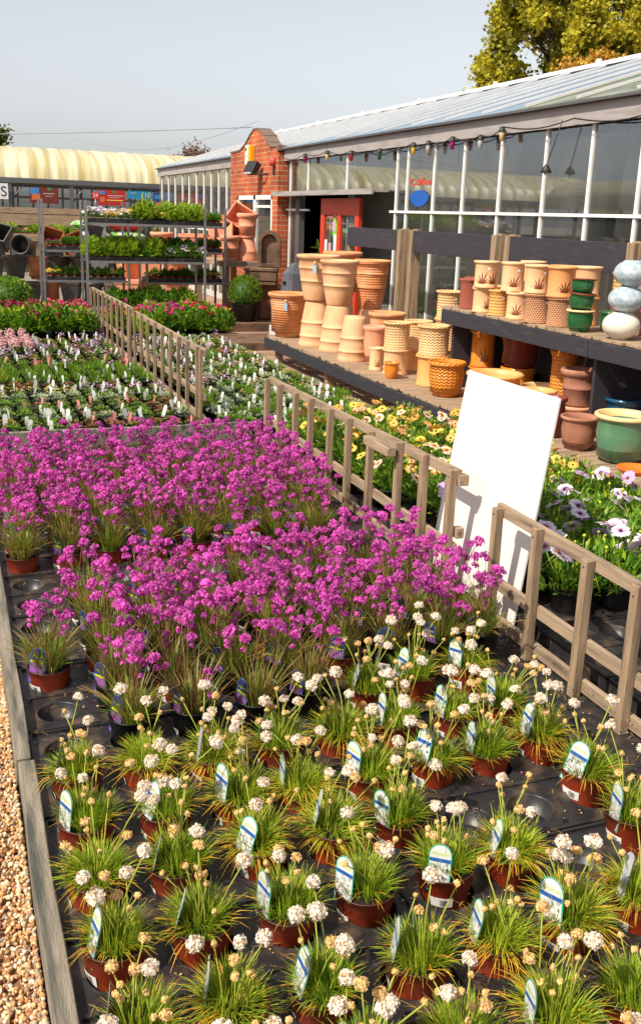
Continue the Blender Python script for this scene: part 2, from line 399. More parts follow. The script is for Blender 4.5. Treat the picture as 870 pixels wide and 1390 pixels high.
def glass_mat(name, tint, mix, rough=.02):
    m = bpy.data.materials.new(name); m.use_nodes = True; MATS[name] = m
    n, l = m.node_tree.nodes, m.node_tree.links; n.remove(n['Principled BSDF'])
    out = n['Material Output']; t = n.new('ShaderNodeBsdfTransparent'); t.inputs[0].default_value = (*tint, 1)
    g = n.new('ShaderNodeBsdfGlossy'); g.inputs['Roughness'].default_value = rough; g.inputs[0].default_value = (.9, .95, 1, 1)
    lw = n.new('ShaderNodeLayerWeight'); lw.inputs[0].default_value = .35
    mr = n.new('ShaderNodeMapRange'); mr.inputs['To Min'].default_value = mix; mr.inputs['To Max'].default_value = min(1, mix+.4)
    l.new(lw.outputs['Facing'], mr.inputs[0])
    ms = n.new('ShaderNodeMixShader'); l.new(mr.outputs[0], ms.inputs[0]); l.new(t.outputs[0], ms.inputs[1]); l.new(g.outputs[0], ms.inputs[2])
    d = n.new('ShaderNodeBsdfDiffuse'); d.inputs[0].default_value = (.35, .34, .32, 1)
    nz = n.new('ShaderNodeTexNoise'); nz.inputs['Scale'].default_value = 1.3; nz.inputs['Detail'].default_value = 6
    tc = n.new('ShaderNodeTexCoord'); l.new(tc.outputs['Object'], nz.inputs[0])
    r2 = n.new('ShaderNodeMapRange'); r2.inputs['From Min'].default_value = .4; r2.inputs['From Max'].default_value = .8; r2.inputs['To Max'].default_value = .12
    r2.inputs['To Min'].default_value = .03
    l.new(nz.outputs[0], r2.inputs[0]); m3 = n.new('ShaderNodeMixShader'); l.new(r2.outputs[0], m3.inputs[0])
    l.new(ms.outputs[0], m3.inputs[1]); l.new(d.outputs[0], m3.inputs[2]); l.new(m3.outputs[0], out.inputs[0])
glass_mat('window_glass', (.78, .8, .8), .06)
# whitewashed / algae-stained roof panes; blue-grey painted in for the reflected sky
m = mat('roof_glass', (126, 146, 166), .35, .1, 2, spec=.3, dirt=(160, 174, 186), dscale=1.1, dthr=.6, stretch=(1, .6, 1))
m = mat('roof_glass_green', (104, 114, 98), .35, .2, 2, spec=.3, dirt=(150, 154, 140), dscale=2.3, dthr=.55)

# brick
m = mat('brick', (190, 82, 44), .9, .15, 5); n, l = m.node_tree.nodes, m.node_tree.links
tc = n.new('ShaderNodeTexCoord'); sp = n.new('ShaderNodeSeparateXYZ'); l.new(tc.outputs['Object'], sp.inputs[0])
ad = n.new('ShaderNodeMath'); ad.operation = 'ADD'; l.new(sp.outputs[0], ad.inputs[0]); l.new(sp.outputs[1], ad.inputs[1])
cb = n.new('ShaderNodeCombineXYZ'); l.new(ad.outputs[0], cb.inputs[0]); l.new(sp.outputs[2], cb.inputs[1])
br = n.new('ShaderNodeTexBrick'); l.new(cb.outputs[0], br.inputs['Vector'])
br.inputs['Scale'].default_value = 1; br.inputs['Brick Width'].default_value = .225; br.inputs['Row Height'].default_value = .075
br.inputs['Mortar Size'].default_value = .007; br.inputs['Mortar Smooth'].default_value = .1; br.inputs['Bias'].default_value = -.1
br.inputs['Color1'].default_value = (*lin((196, 92, 50)), 1); br.inputs['Color2'].default_value = (*lin((156, 70, 42)), 1)
br.inputs['Mortar'].default_value = (*lin((176, 146, 112)), 1)
pn = n.new('ShaderNodeTexNoise'); pn.inputs['Scale'].default_value = 2.2; pn.inputs['Detail'].default_value = 8; l.new(tc.outputs['Object'], pn.inputs[0])
pr_ = n.new('ShaderNodeMapRange'); pr_.inputs['From Min'].default_value = .3; pr_.inputs['From Max'].default_value = .7; pr_.inputs['To Min'].default_value = .62; pr_.inputs['To Max'].default_value = 1.12; l.new(pn.outputs[0], pr_.inputs[0])
pv = n.new('ShaderNodeVectorMath'); pv.operation = 'SCALE'; l.new(br.outputs[0], pv.inputs[0]); l.new(pr_.outputs[0], pv.inputs['Scale'])
l.new(pv.outputs[0], n['Principled BSDF'].inputs['Base Color'])
bp = n.new('ShaderNodeBump'); bp.inputs['Strength'].default_value = .5; bp.inputs['Distance'].default_value = .01; bp.invert = True
l.new(br.outputs['Fac'], bp.inputs['Height']); l.new(bp.outputs[0], n['Principled BSDF'].inputs['Normal'])
mat('coping', (118, 96, 84), .85, .15, 8)
# pebbles: colour per stone
m = mat('pebble', (190, 140, 100), .8, .15, 90); n, l = m.node_tree.nodes, m.node_tree.links
at = n.new('ShaderNodeAttribute'); at.attribute_name = 'stone'; l.new(at.outputs[0], n['Principled BSDF'].inputs['Base Color'])

# ================================================================== SETTING
mb = MB(); mb.poly([(-400, -200, -.012), (500, -200, -.012), (500, 600, -.012), (-400, 600, -.012)]); struct(mb.build('ground', 'far_ground'))
mb = MB(); mb.poly([(-6, -3, -.006), (.13, -3, -.006), (.13, 16, -.006), (-6, 16, -.006)]); struct(mb.build('gravel_path', 'gravel'))
mb = MB(); mb.poly([(.1, -1, .0), (3.3, -1, .0), (3.3, 14.2, .0), (.1, 14.2, .0)]); struct(mb.build('bed_ground', 'ground_cloth'))
mb = MB(); mb.poly([(3.3, -1, .004), (8.9, -1, .004), (8.9, 24.7, .004), (3.3, 24.7, .004)]); struct(mb.build('concrete_path', 'path_concrete'))

# loose pebbles on the gravel path
def pebbles():
    bmx = bmesh.new(); bmesh.ops.create_icosphere(bmx, subdivisions=1, radius=1)
    bv = [v.co.copy() for v in bmx.verts]; bf = [[v.index for v in f.verts] for f in bmx.faces]; bmx.free()
    V, F, Cc = [], [], []
    pal = [(206, 162, 112), (222, 184, 136), (196, 144, 94), (228, 200, 160), (176, 140, 104), (160, 150, 134), (232, 214, 184), (186, 126, 80), (206, 170, 126)]
    rd = random.Random(3)
    for i in range(34000):
        y = 1.0+5.5*rd.random()**1.8; x = .1-1.2*rd.random()**1.9
        r = rd.uniform(.0035, .0085)*(1 if y < 3.0 else 1.5); k = len(V)
        q = Euler((rd.random()*6, rd.random()*6, rd.random()*6)).to_matrix(); sx, sy, sz = rd.uniform(.8, 1.35), rd.uniform(.7, 1.1), rd.uniform(.5, .8)
        z = rd.uniform(-.002, .012)
        c = lin(pal[rd.randrange(len(pal))]); b = rd.uniform(.75, 1.15); c = (c[0]*b, c[1]*b, c[2]*b, 1)
        for v in bv:
            p = q @ Vector((v.x*r*sx*rd.uniform(.86, 1.1), v.y*r*sy, v.z*r*sz)); V.append((x+p.x, y+p.y, z+p.z)); Cc.append(c)
        for f in bf: F.append([k+a for a in f])
    me = bpy.data.meshes.new('loose_gravel'); me.from_pydata(V, [], F); me.materials.append(MATS['pebble'])
    ca = me.color_attributes.new('stone', 'FLOAT_COLOR', 'POINT'); ca.data.foreach_set('color', [q for c in Cc for q in c])
    me.polygons.foreach_set('use_smooth', [True]*len(F))
    o = bpy.data.objects.new('loose_gravel', me); COL.objects.link(o); stuff(o)
pebbles()

# edging boards
def plank(name, label, x0, x1, y0, y1, z0, z1, m, cat='edging board'):
    mb = MB(); N = 12; long_y = (y1-y0) > (x1-x0)
    rd = random.Random(len(label)*7+int(y0*100))
    rings = []
    for i in range(N+1):
        t = i/N; j = rd.uniform(-.003, .003); k = rd.uniform(-.004, .004)
        if long_y: y = y0+(y1-y0)*t; rings.append([(x0+j, y, z0), (x1+j, y, z0), (x1+j, y, z1+k), (x0+j, y, z1+k)])
        else: x = x0+(x1-x0)*t; rings.append([(x, y1+j, z0), (x, y0+j, z0), (x, y0+j, z1+k), (x, y1+j, z1+k)])
    k = len(mb.v)
    for r_ in rings: mb.v += r_
    for i in range(N):
        for a in range(4): mb.face([k+4*i+a, k+4*i+(a+1) % 4, k+4*i+4+(a+1) % 4, k+4*i+4+a])
    mb.face([k, k+1, k+2, k+3][::-1]); mb.face([k+4*N+a for a in range(4)])
    return tag(mb.build(name, m, bevel=.003), label, cat)
plank('edging_board', 'weathered grey board edging the bed beside the gravel, nearest the camera', .108, .155, .4, 2.62, 0, .092, 'wood_grey')
plank('edging_board', 'grey edging board beside the gravel where the purple flowers stand', .104, .15, 2.63, 5.4, 0, .098, 'wood_grey')
plank('edging_board', 'far edging board of the purple flower bed by the gravel', .106, .152, 5.41, 6.9, 0, .095, 'wood_grey')
plank('edging_board', 'grey cross board between purple flowers and the bed of small alpine plants', .13, 2.1, 6.86, 6.9, 0, .13, 'wood_grey')
plank('edging_board', 'grey cross board in front of the alpines right of the slatted fence', 2.2, 3.3, 6.52, 6.56, 0, .1, 'wood_grey')
plank('edging_board', 'low timber edging beside alpine trays along the path', 3.28, 3.32, 6.6, 12.4, 0, .04, 'wood_y')

# ================================================================== GLASSHOUSE
FX = 5.1
gh = thing('glasshouse', 'long low glasshouse with white glazing bars and pale sloping glass roof', 'glasshouse', (FX, 15, 0))
def G(mb, name, mats, bevel=0):      # part built in world coordinates, parented
    o = mb.build(name, mats, gh, loc=(-FX, -15, 0), bevel=bevel); return o
EZ = 2.50; Y0, Y1 = 2.6, 24.8
# mullions
ys = [14.85, 14.05, 12.53, 10.95, 10.66, 9.99, 9.32, 8.59, 7.82, 7.14, 6.49, 5.82, 5.15, 4.48, 3.8, 3.1]
for y in ys:
    z0 = 1.97 if 11 < y < 14.5 else .1
    mb = MB(); mb.b2(FX-.012, FX+.014, y-.016, y+.016, z0, EZ); G(mb, 'glazing_bar', 'white_paint')
mb = MB(); mb.b2(FX-.02, FX+.03, 12.53+1.29-.015, 12.53+1.29+.015, 1.97, EZ)
for y in [24.56, 23.79, 23.07, 22.31, 21.67, 20.99, 20.35, 19.75, 19.17, 18.58, 17.95]:
    mb = MB(); mb.b2(FX-.012, FX+.014, y-.02, y+.02, .1, EZ); G(mb, 'glazing_bar', 'white_paint')
for (a, b) in ((2.6, 11.08), (14.0, 14.99)):
    mb = MB(); mb.b2(FX-.024, FX+.02, a, b, 1.725, 1.752); G(mb, 'transom', 'white_paint')
mb = MB(); mb.b2(FX-.024, FX+.02, 17.8, 24.8, 1.30, 1.33); G(mb, 'transom', 'white_paint')
for (a, b, z0) in ((2.6, 11.0, .1), (11.0, 14.4, 1.97), (14.4, 15.0, .1), (17.8, 24.8, .1)):
    mb = MB(); mb.b2(FX+.004, FX+.010, a, b, z0, EZ); G(mb, 'glass_wall', 'window_glass')
mb = MB(); mb.b2(FX-.03, FX+.05, Y0, 11.0, 0, .1); mb.b2(FX-.03, FX+.05, 17.8, Y1, 0, .1); G(mb, 'sill', 'concrete_pale')
# fascia, gutter
mb = MB(); mb.b2(FX-.06, FX-.03, Y0, Y1, EZ-.03, 2.63); G(mb, 'fascia', 'fascia')
mb = MB(); mb.b2(FX-.12, FX-.02, Y0, Y1+.05, 2.632, 2.655); mb.b2(FX-.03, FX+.03, Y0, Y1, EZ, 2.63, 0); G(mb, 'gutter', 'gutter_dark')
# roof
RX, RZ, EX, EZZ = 8.1, 3.64, FX-.1, 2.665
def rz_(x): return EZZ+(x-EX)*(RZ-EZZ)/(RX-EX)
for (a, b, mt) in ((Y0, 8.2, 'roof_glass_green'), (8.2, Y1, 'roof_glass')):
    mb = MB(); th = .012
    mb.v += [(EX, a, EZZ), (EX, b, EZZ), (RX, b, RZ), (RX, a, RZ), (EX, a, EZZ-th), (EX, b, EZZ-th), (RX, b, RZ-th), (RX, a, RZ-th)]
    for q in ((0, 3, 2, 1), (4, 5, 6, 7), (0, 1, 5, 4), (2, 3, 7, 6), (1, 2, 6, 5), (3, 0, 4, 7)): mb.face(list(q))
    G(mb, 'roof', mt)
mb = MB(); mb.v += [(RX, Y0, RZ), (RX, Y1, RZ), (11.1, Y1, EZZ), (11.1, Y0, EZZ), (RX, Y0, RZ-.012), (RX, Y1, RZ-.012), (11.1, Y1, EZZ-.012), (11.1, Y0, EZZ-.012)]
for q in ((0, 3, 2, 1), (4, 5, 6, 7), (0, 1, 5, 4), (2, 3, 7, 6)): mb.face(list(q))
G(mb, 'roof', 'roof_glass')
y = Y0
while y < Y1:
    mb = MB(); mb.beam((EX, y, EZZ+.02), (RX, y, RZ+.02), .045, .022); G(mb, 'roof_bar', 'roof_bar'); y += .78
mb = MB(); mb.beam((RX, Y0, RZ+.035), (RX, Y1, RZ+.035), .14, .05)
for i in range(9): mb.box((RX, Y0+1+2.6*i, RZ+.085), (.05, .05, .06))
G(mb, 'ridge', 'roof_bar')
mb = MB(); mb.poly([(FX, Y1, 0), (11.1, Y1, 0), (11.1, Y1, EZZ), (RX, Y1, RZ-.02), (FX, Y1, EZZ)]); G(mb, 'end_wall', 'pale_interior')
mb = MB(); mb.poly([(FX, Y0, 0), (11.1, Y0, 0), (11.1, Y0, EZZ), (RX, Y0, RZ-.02), (FX, Y0, EZZ)]); G(mb, 'end_wall', 'window_glass')
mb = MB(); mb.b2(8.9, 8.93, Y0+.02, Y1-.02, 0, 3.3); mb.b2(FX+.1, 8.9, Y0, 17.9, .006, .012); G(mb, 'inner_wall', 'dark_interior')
mb = MB(); mb.b2(6.2, 6.22, 17.9, Y1-.05, 0, 2.7); mb.b2(FX+.1, 6.2, 17.88, 17.9, 0, 2.7); mb.b2(6.9, 6.92, 11.2, 16.5, 0, 2.7); G(mb, 'inner_screen', 'pale_interior')
# shade cloths hung inside
def cloth(y0, y1, z0, z1, x, seed, skew=0):
    rd = random.Random(seed); mb = MB(); ny, nz = 26, 8; ph = [rd.uniform(0, 6) for _ in range(4)]
    for j in range(nz+1):
        for i in range(ny+1):
            t = i/ny; w = j/nz; y = y0+(y1-y0)*t+skew*(1-w)*(t-.5)
            xx = x+.05*math.sin(t*19+ph[0]+w)+.03*math.sin(t*41+ph[1])+.04*(1-w)*math.sin(t*7+ph[2])
            mb.v.append((xx, y, z0+(z1-z0)*w-.05*abs(math.sin(t*PI*2))*w))
    for j in range(nz):
        for i in range(ny): a = j*(ny+1)+i; mb.face([a, a+1, a+ny+2, a+ny+1], 0, True)
    G(mb, 'shade_curtain', 'shade_cloth')
cloth(5.8, 7.05, .2, 2.48, 5.32, 1, .2); cloth(7.25, 7.5, .2, 2.45, 5.4, 2, .1); cloth(7.85, 8.55, .9, 2.44, 5.38, 3, .4); cloth(4.2, 5.75, .2, 2.48, 5.3, 4)
cloth(8.65, 9.25, .6, 2.4, 5.45, 5, -.5)
mb = MB()
for y in (7.72, 10.2, 13.3): mb.b2(5.5, 5.55, y-.025, y+.025, 0, 2.8)
mb.beam((5.55, 14.2, 1.2), (5.6, 13.3, 2.3), .03, .03); mb.beam((5.55, 4, 2.6), (5.55, 15, 2.6), .05, .05); G(mb, 'steel_frame', 'galvanised')
# canopy over the door, dark door posts, red doors
mb = MB(); mb.b2(4.86, FX-.03, 11.12, 15.0, 1.965, 1.99); mb.b2(4.84, 4.865, 11.1, 15.0, 1.935, 2.0); G(mb, 'door_canopy', 'fascia')
mb = MB(); mb.b2(FX-.03, FX+.06, 14.33, 14.5, 0, 1.95); G(mb, 'door_post', 'gutter_dark')
door = MB()
for a, b in ((11.98, 12.12), (12.62, 12.74), (13.24, 13.38)): door.b2(FX-.04, FX+.01, a, b, .02, 1.9)
door.b2(FX-.04, FX+.01, 12.12, 12.62, 1.68, 1.9); door.b2(FX-.04, FX+.01, 12.74, 13.24, 1.68, 1.9)
door.b2(FX-.04, FX+.01, 12.12, 12.62, .02, .98); door.b2(FX-.04, FX+.01, 12.74, 13.24, .02, .98)
dr = G(door, 'door', 'door_red')
for a, b in ((12.12, 12.62), (12.74, 13.24)):
    mb = MB(); mb.b2(FX-.02, FX-.014, a, b, .98, 1.68); mb.build('door_pane', 'window_glass', dr)
    mb = MB(); c = (a+b)/2+.08; mb.b2(FX-.012, FX+.004, c-.02, c+.02, .98, 1.68); mb.b2(FX-.012, FX+.003, a, b, 1.56, 1.58); mb.build('pane_bar', 'white_paint', dr)
mb = MB(); k = [(FX-.026, 12.86+.09*math.cos(t*PI/8), 1.5+.14*math.sin(t*PI/8)) for t in range(16)]; mb.poly(k); mb.build('sticker', 'sticker_lime', dr)
mb = MB(); mb.b2(FX-.03, FX-.0275, 12.83, 12.92, 1.46, 1.6); mb.build('sticker', 'petal_lilac', dr)
for y0, y1, z0, z1, mt in ((13.13, 13.22, 1.02, 1.34, 'paper_white'), (12.97, 13.07, .99, 1.3, 'petal_pale_pink'), (12.78, 12.88, 1.16, 1.42, 'paper_white')):
    mb = MB(); mb.b2(FX-.028, FX-.024, y0, y1, z0, z1); mb.build('notice', mt, dr)
# window logo: red word above a blue cup
mb = MB()
cup = [(-.25, .0), (.25, .0)]+[(.25*math.cos(t), -.13*math.sin(t)) for t in [PI*k/12 for k in range(13)]][1:-1]
mb.poly([(FX-.004, 10.33-a, 1.93+b) for a, b in cup])
mb.poly([(FX-.0045, 10.33-.2*math.cos(PI*k/6), 1.932+.05*math.sin(PI*k/6)) for k in range(0, 7)])
lg = G(mb, 'cup_logo', 'logo_blue')
tm = text_mesh('Coffee', .12, 'logo_red', .001)
inst(tm, 'lettering', lg, loc=(FX-.006, 10.33, 2.07), rot=(PI/2, 0, -PI/2), sc=(1.7, .9, 1))

# interior plant seen through the open doorway
# brick gable block
BX = 4.95
bk = thing('brick_porch', 'red brick porch wall with stepped pointed parapet and white window', 'porch', (BX, 15, 0))
def B_(mb, name, mats, bevel=0): return mb.build(name, mats, bk, loc=(-BX, -15, 0), bevel=bevel)
wall = MB()
pr = [(15.02, 2.67), (15.42, 2.69), (15.62, 2.76), (15.78, 2.87), (16.12, 3.0), (16.36, 3.01), (16.6, 2.92), (16.85, 2.80), (17.15, 2.71), (17.78, 2.70)]
k0 = len(wall.v)
wy0, wy1, wz0, wz1 = 15.3, 17.3, .95, 1.96
wall.b2(BX, 5.15, 15.02, wy0, 0, 2.60); wall.b2(BX, 5.15, wy1, 17.78, 0, 2.6); wall.b2(BX, 5.15, wy0, wy1, 0, wz0); wall.b2(BX, 5.15, wy0, wy1, wz1, 2.6)
top = [(15.02, 2.6)]+pr+[(17.78, 2.6)]
for xx, rev in ((BX, True), (5.15, False)):
    pts = [(xx, y, z) for y, z in top]; wall.poly(pts if not rev else pts[::-1])
B_(wall, 'wall', 'brick')
mb = MB()
for (a, b) in zip(pr, pr[1:]): mb.beam((5.05, a[0]-.01, a[1]+.012), (5.05, b[0]+.01, b[1]+.012), .23, .024)
mb.b2(4.93, 5.17, 14.99, 15.08, 2.62, 2.7)
B_(mb, 'coping', 'coping')
mb = MB()
for a, b, c, d in ((wy0, wy0+.07, wz0, wz1), (wy1-.07, wy1, wz0, wz1), (16.22, 16.34, wz0, wz1), (wy0, wy1, wz1-.07, wz1), (wy0, wy1, wz0, wz0+.06), (wy0+.12, 16.2, wz1-.2, wz1-.16)): mb.b2(BX+.0, BX+.06, a, b, c, d)
w = B_(mb, 'window', 'white_paint')
mb = MB(); mb.b2(BX+.03, BX+.036, wy0, wy1, wz0, wz1); mb.build('pane', 'window_glass', w)
mb = MB(); mb.b2(BX+.22, BX+.23, wy0-.1, wy1+.1, wz0-.1, wz1+.1); B_(mb, 'room_dark', 'dark_interior')  # dark sheet behind the pane, painted shade of an unlit room
al = thing('alarm_box', 'yellow and white alarm box high on the brick gable', 'alarm box', (BX, 16.4, 2.6))
mb = MB(); mb.b2(-.09, 0, -.10, .02, -.16, .16); mb.build('cover', 'alarm_yellow', al, bevel=.01)
mb = MB(); mb.b2(-.095, -.005, .021, .16, -.15, .17); mb.build('side_panel', 'paper_white', al, bevel=.01)
mb = MB(); mb.b2(-.0975, -.095, .05, .13, .07, .13); mb.b2(-.097, -.095, .06, .12, -.02, .0); mb.build('emblem', 'label_navy', al)
mb = MB(); mb.tube([(-.04, -.06, -.16), (-.04, -.06, -.24)], .02, 8); mb.build('strobe_lamp', 'black_metal', al)
fl = thing('floodlight', 'black floodlight on a bracket on the brick gable', 'floodlight', (BX, 15.8, 2.3))
mb = MB(); mb.box((-.16, .1, .08), (.12, .26, .2), rot=Euler((0, .5, .3)).to_matrix()); mb.build('lamp_housing', 'black_metal', fl, bevel=.01)
mb = MB(); mb.tube([(0, -.25, -.02), (-.1, -.2, -.02), (-.14, .0, 0)], .018, 6); mb.build('bracket', 'black_metal', fl)
mb = MB(); mb.box((-.222, .08, .05), (.01, .2, .15), rot=Euler((0, .5, .3)).to_matrix()); mb.build('lens', 'label_grey', fl)
bl = thing('alarm_bell', 'round red alarm bell on the brick gable right of the floodlight', 'bell', (BX, 15.22, 2.46))
mb = MB(); mb.lathe([(0, 0), (.065, 0), (.075, .02), (.065, .07), (.0, .085)], 18, M=Euler((0, -PI/2, 0)).to_matrix()); mb.build('gong', 'bell_red', bl)
mb = MB(); mb.box((-.02, -.02, -.14), (.02, .03, .12)); mb.build('striker', 'black_metal', bl)

# festoon lights
fs = thing('festoon_lights', 'string of coloured lamps along the glasshouse eave', 'string lights', (5.0, 10, 2.5))
bul = [(13.95, 2.5, 'petal_magenta'), (13.05, 2.5, 'rim_cream'), (12.17, 2.46, 'petal_red'), (11.28, 2.44, 'green_glaze'), (10.35, 2.46, 'petal_yellow'), (9.98, 2.46, 'soil_white'), (9.43, 2.47, 'petal_magenta'), (8.85, 2.45, 'soil_white'), (8.45, 2.5, 'rim_cream')]
pts = []
allp = [(14.9, 2.5)]+[(b[0], b[1]+.03) for b in bul]+[(7.3, 2.52), (6.2, 2.5), (3, 2.5)]
for (a, b) in zip(allp, allp[1:]):
    for k in range(6): t = k/6; pts.append((0, a[0]+(b[0]-a[0])*t-10, a[1]+(b[1]-a[1])*t-.05*math.sin(PI*t)-2.5))
mb = MB(); mb.tube(pts, .006, 4); mb.build('cable', 'black_metal', fs)
for y, z, mt in bul:
    mb = MB(); mb.lathe([(0, .03), (.022, .03), (.03, -.01), (.03, -.02)], 10, c=(0, y-10, z-2.5)); h = mb.build('lamp_holder', 'black_metal', fs)
    mb = MB(); mb.lathe([(.0, -.1), (.02, -.096), (.027, -.015), (.027, -.013)], 10, c=(0, y-10, z-2.5)); mb.build('lamp_glass', mt, h)
sp_ = thing('hanging_lamp', 'small black lamp hanging on a wire before dark glass', 'lamp', (4.98, 7.62, 2.1))
mb = MB(); mb.tube([(0.02, -.15, .42), (.01, -.06, .2), (0, 0, .06)], .005, 4); mb.build('wire', 'black_metal', sp_)
mb = MB(); mb.lathe([(.01, .06), (.02, .05), (.05, 0), (.045, -.01)], 14); mb.build('shade', 'black_metal', sp_)
mb = MB(); mb.ball((0, 0, -.01), .022, 8, 6); mb.build('bulb', 'white_glaze', sp_)

# ================================================================== POLYTUNNEL
TY, TD = 26.0, 5.2
pt = thing('polytunnel', 'cream ribbed arched polytunnel roof on steel posts at the back', 'polytunnel', (2, TY, 0))
def P_(mb, name, mats): return mb.build(name, mats, pt, loc=(-2, -TY, 0))
mb = MB(); nx, na = 420, 14; xa, xb = -9.0, 6.9
for i in range(nx+1):
    x = xa+(xb-xa)*i/nx; rp = .022*abs(math.sin(x*PI/.38))
    for j in range(na+1):
        a = PI*j/na; mb.v.append((x, TY+TD/2-math.cos(a)*(TD/2+rp), 2.3+math.sin(a)**.8*(.86+rp)))
for i in range(nx):
    for j in range(na): k = i*(na+1)+j; mb.face([k, k+na+1, k+na+2, k+1], 0, True)
P_(mb, 'arched_roof', 'tunnel_skin')
mb = MB(); mb.b2(xa, xb, TY-.05, TY+.02, 2.2, 2.32); mb.b2(xa, xb, TY+TD, TY+TD+.06, 2.2, 2.32); P_(mb, 'eave_beam', 'tunnel_steel')
for x in [-8, -6, -4, -2, -.2, 1.62, 3.1, 4.55, 6.1]:
    mb = MB(); mb.b2(x-.04, x+.04, TY-.03, TY+.05, 0, 2.2); mb.tube([(x+.04, TY, 1.8), (x+.35, TY, 2.2)], .02, 5); P_(mb, 'post', 'tunnel_steel')
for x in range(-8, 8, 2):
    mb = MB(); mb.b2(x-.04, x+.04, TY+TD-.03, TY+TD+.05, 0, 2.2); P_(mb, 'post', 'tunnel_steel')
# window wall at its back
ww = thing('window_screen', 'grid of dark framed windows standing inside behind the polytunnel', 'window screen', (2, 30.2, 0))
mb = MB(); x = -8
while x < 7: mb.b2(x-2-.025, x-2+.025, -.03, .03, 1.0, 2.3); x += .42
for z in (1.0, 1.45, 1.9, 2.3): mb.b2(-10, 5.0, -.035, .025, z-.03, z+.03)
mb.b2(-10, 5, -.03, .03, 0, .95); mb.build('frame', 'tunnel_steel', ww)
mb = MB(); mb.b2(-10, 5, .0, .006, 1.0, 2.3); mb.build('pane', 'window_glass', ww)
# posters and price signs
def sign(name, label, x0, x1, z0, z1, m, y=25.9, extra=()):
    o = thing(name, label, 'sign', ((x0+x1)/2, y, z0)); w_, h_ = x1-x0, z1-z0
    mb = MB(); mb.b2(-w_/2, w_/2, -.012, .012, 0, h_); mb.build('panel', m, o)
    for e in extra:
        if e[0] == 'text':
            me = text_mesh(e[1], e[2], e[5], .001); inst(me, 'lettering', o, loc=(e[3], -.016, e[4]), rot=(PI/2, 0, 0))
        else:
            mb = MB(); mb.b2(e[1], e[2], -.0155, -.012, e[3], e[4]); mb.build(e[0], e[5], o)
    return o
sign('wall_sign', 'white sign with a dark letter S at the far left', .35, 1.56, 1.8, 2.17, 'paper_white', extra=[('text', 'S', .34, .5, .17, 'label_navy')])
sign('poster', 'brown red poster with blue and orange picture under the polytunnel', 2.07, 2.76, 1.73, 2.12, 'poster_brown',
     extra=[('picture', -.33, -.12, .22, .37, 'print_sky'), ('picture', -.3, -.1, .08, .22, 'print_orange'), ('emblem', .08, .18, .32, .38, 'print_green'), ('print_line', -.02, .25, .23, .245, 'soil_white'), ('print_line', .02, .2, .17, .18, 'soil_white')])
sign('poster', 'bright red poster with white printed lines under the polytunnel', 3.73, 4.42, 1.74, 2.12, 'poster_red',
     extra=[('picture', -.31, -.16, .27, .35, 'print_sky'), ('picture', -.29, -.17, .08, .2, 'print_orange'), ('emblem', .02, .12, .31, .36, 'print_green'), ('print_line', -.1, .3, .235, .25, 'soil_white'), ('print_line', -.06, .2, .19, .2, 'soil_white'), ('print_line', -.12, .28, .12, .14, 'print_yellow')])
sign('price_sign', 'turquoise price sign reading ten pounds in yellow', 4.5, 5.12, 1.93, 2.12, 'poster_blue',
     extra=[('text', '£10', .17, .14, .09, 'print_yellow'), ('text', 'ONLY', .06, -.17, .13, 'soil_white')])
sign('poster', 'navy poster at the right end below the polytunnel eave', 5.14, 5.42, 1.72, 2.1, 'poster_navy', extra=[('picture', -.1, .1, .22, .33, 'print_sky'), ('picture', -.05, .12, .04, .15, 'print_orange')])
# hoarding boards
mb = MB(); mb.b2(-1.2, 1.3, -.02, .02, 0, .26); mb.b2(-1.2, 1.3, .0, .03, .28, .42, 0); mb.b2(-1.1, -1.0, .03, .1, -1.2, .4); mb.b2(1.1, 1.2, .03, .1, -1.2, .4)
tag(mb.build('board_rail', 'wood_x', loc=(2.5, 25.3, 1.2)), 'wide brown timber boards on posts below the posters', 'timber rail')

# cables across the sky
mb = MB(); mb.tube([(-8+13.1*t, 24-7*t, 3.05+.05*t-.25*math.sin(PI*t)) for t in [k/30 for k in range(31)]], .007, 4)
tag(mb.build('overhead_cable', 'label_grey'), 'thin straight cable crossing the sky to the brick gable', 'cable')
mb = MB(); mb.tube([(2.9+2.15*t, 23.5-7*t, 3.16-.0*t-.34*math.sin(PI*t)) for t in [k/24 for k in range(25)]], .005, 4)
tag(mb.build('overhead_cable', 'label_grey'), 'sagging thin cable hanging below the straighter one', 'cable')

# ================================================================== DISPLAY SHELVING
ds = thing('display_shelving', 'two tier timber display shelving with charcoal painted boards', 'shelving', (3.42, 7, 0))
def D_(mb, name, mats, bevel=0): return mb.build(name, mats, ds, loc=(-3.42, -7, 0), bevel=bevel)
def slats(x0, x1, y0, y1, z, seed):
    rd = random.Random(seed); mb = MB(); y = y0
    while y < y1:
        w = .092; a = x0+rd.uniform(-.02, .02)
        mb.b2(a, x1, y, y+w, z-.02+rd.uniform(-.001, .001), z); y += w+rd.uniform(.008, .016)
    return mb
D_(slats(3.44, 4.5, 3.0, 10.75, .3, 1), 'lower_deck', 'wood_x', .002)
D_(slats(3.84, 4.5, 3.0, 7.18, .97, 2), 'upper_deck', 'wood_x', .002)
for a, b in ((3.0, 5.0), (5.01, 7.0), (7.01, 8.95), (8.96, 10.76)):
    mb = MB(); mb.b2(3.42, 3.445, a, b, .165, .276); D_(mb, 'fascia_board', 'painted_board', .003)
for a, b in ((3.0, 5.18), (5.19, 7.2)):
    mb = MB(); mb.b2(3.82, 3.85, a, b, .835, .948); D_(mb, 'fascia_board', 'painted_board', .003)
for y in (3.6, 5.2, 7.05, 8.9, 10.5):
    for x in (3.5, 4.35):
        mb = MB(); mb.b2(x, x+.07, y, y+.09, 0, .28); D_(mb, 'leg', 'wood_z')
mb = MB(); mb.b2(3.9, 4.48, 7.1, 7.14, .3, .945); D_(mb, 'end_panel', 'painted_board')
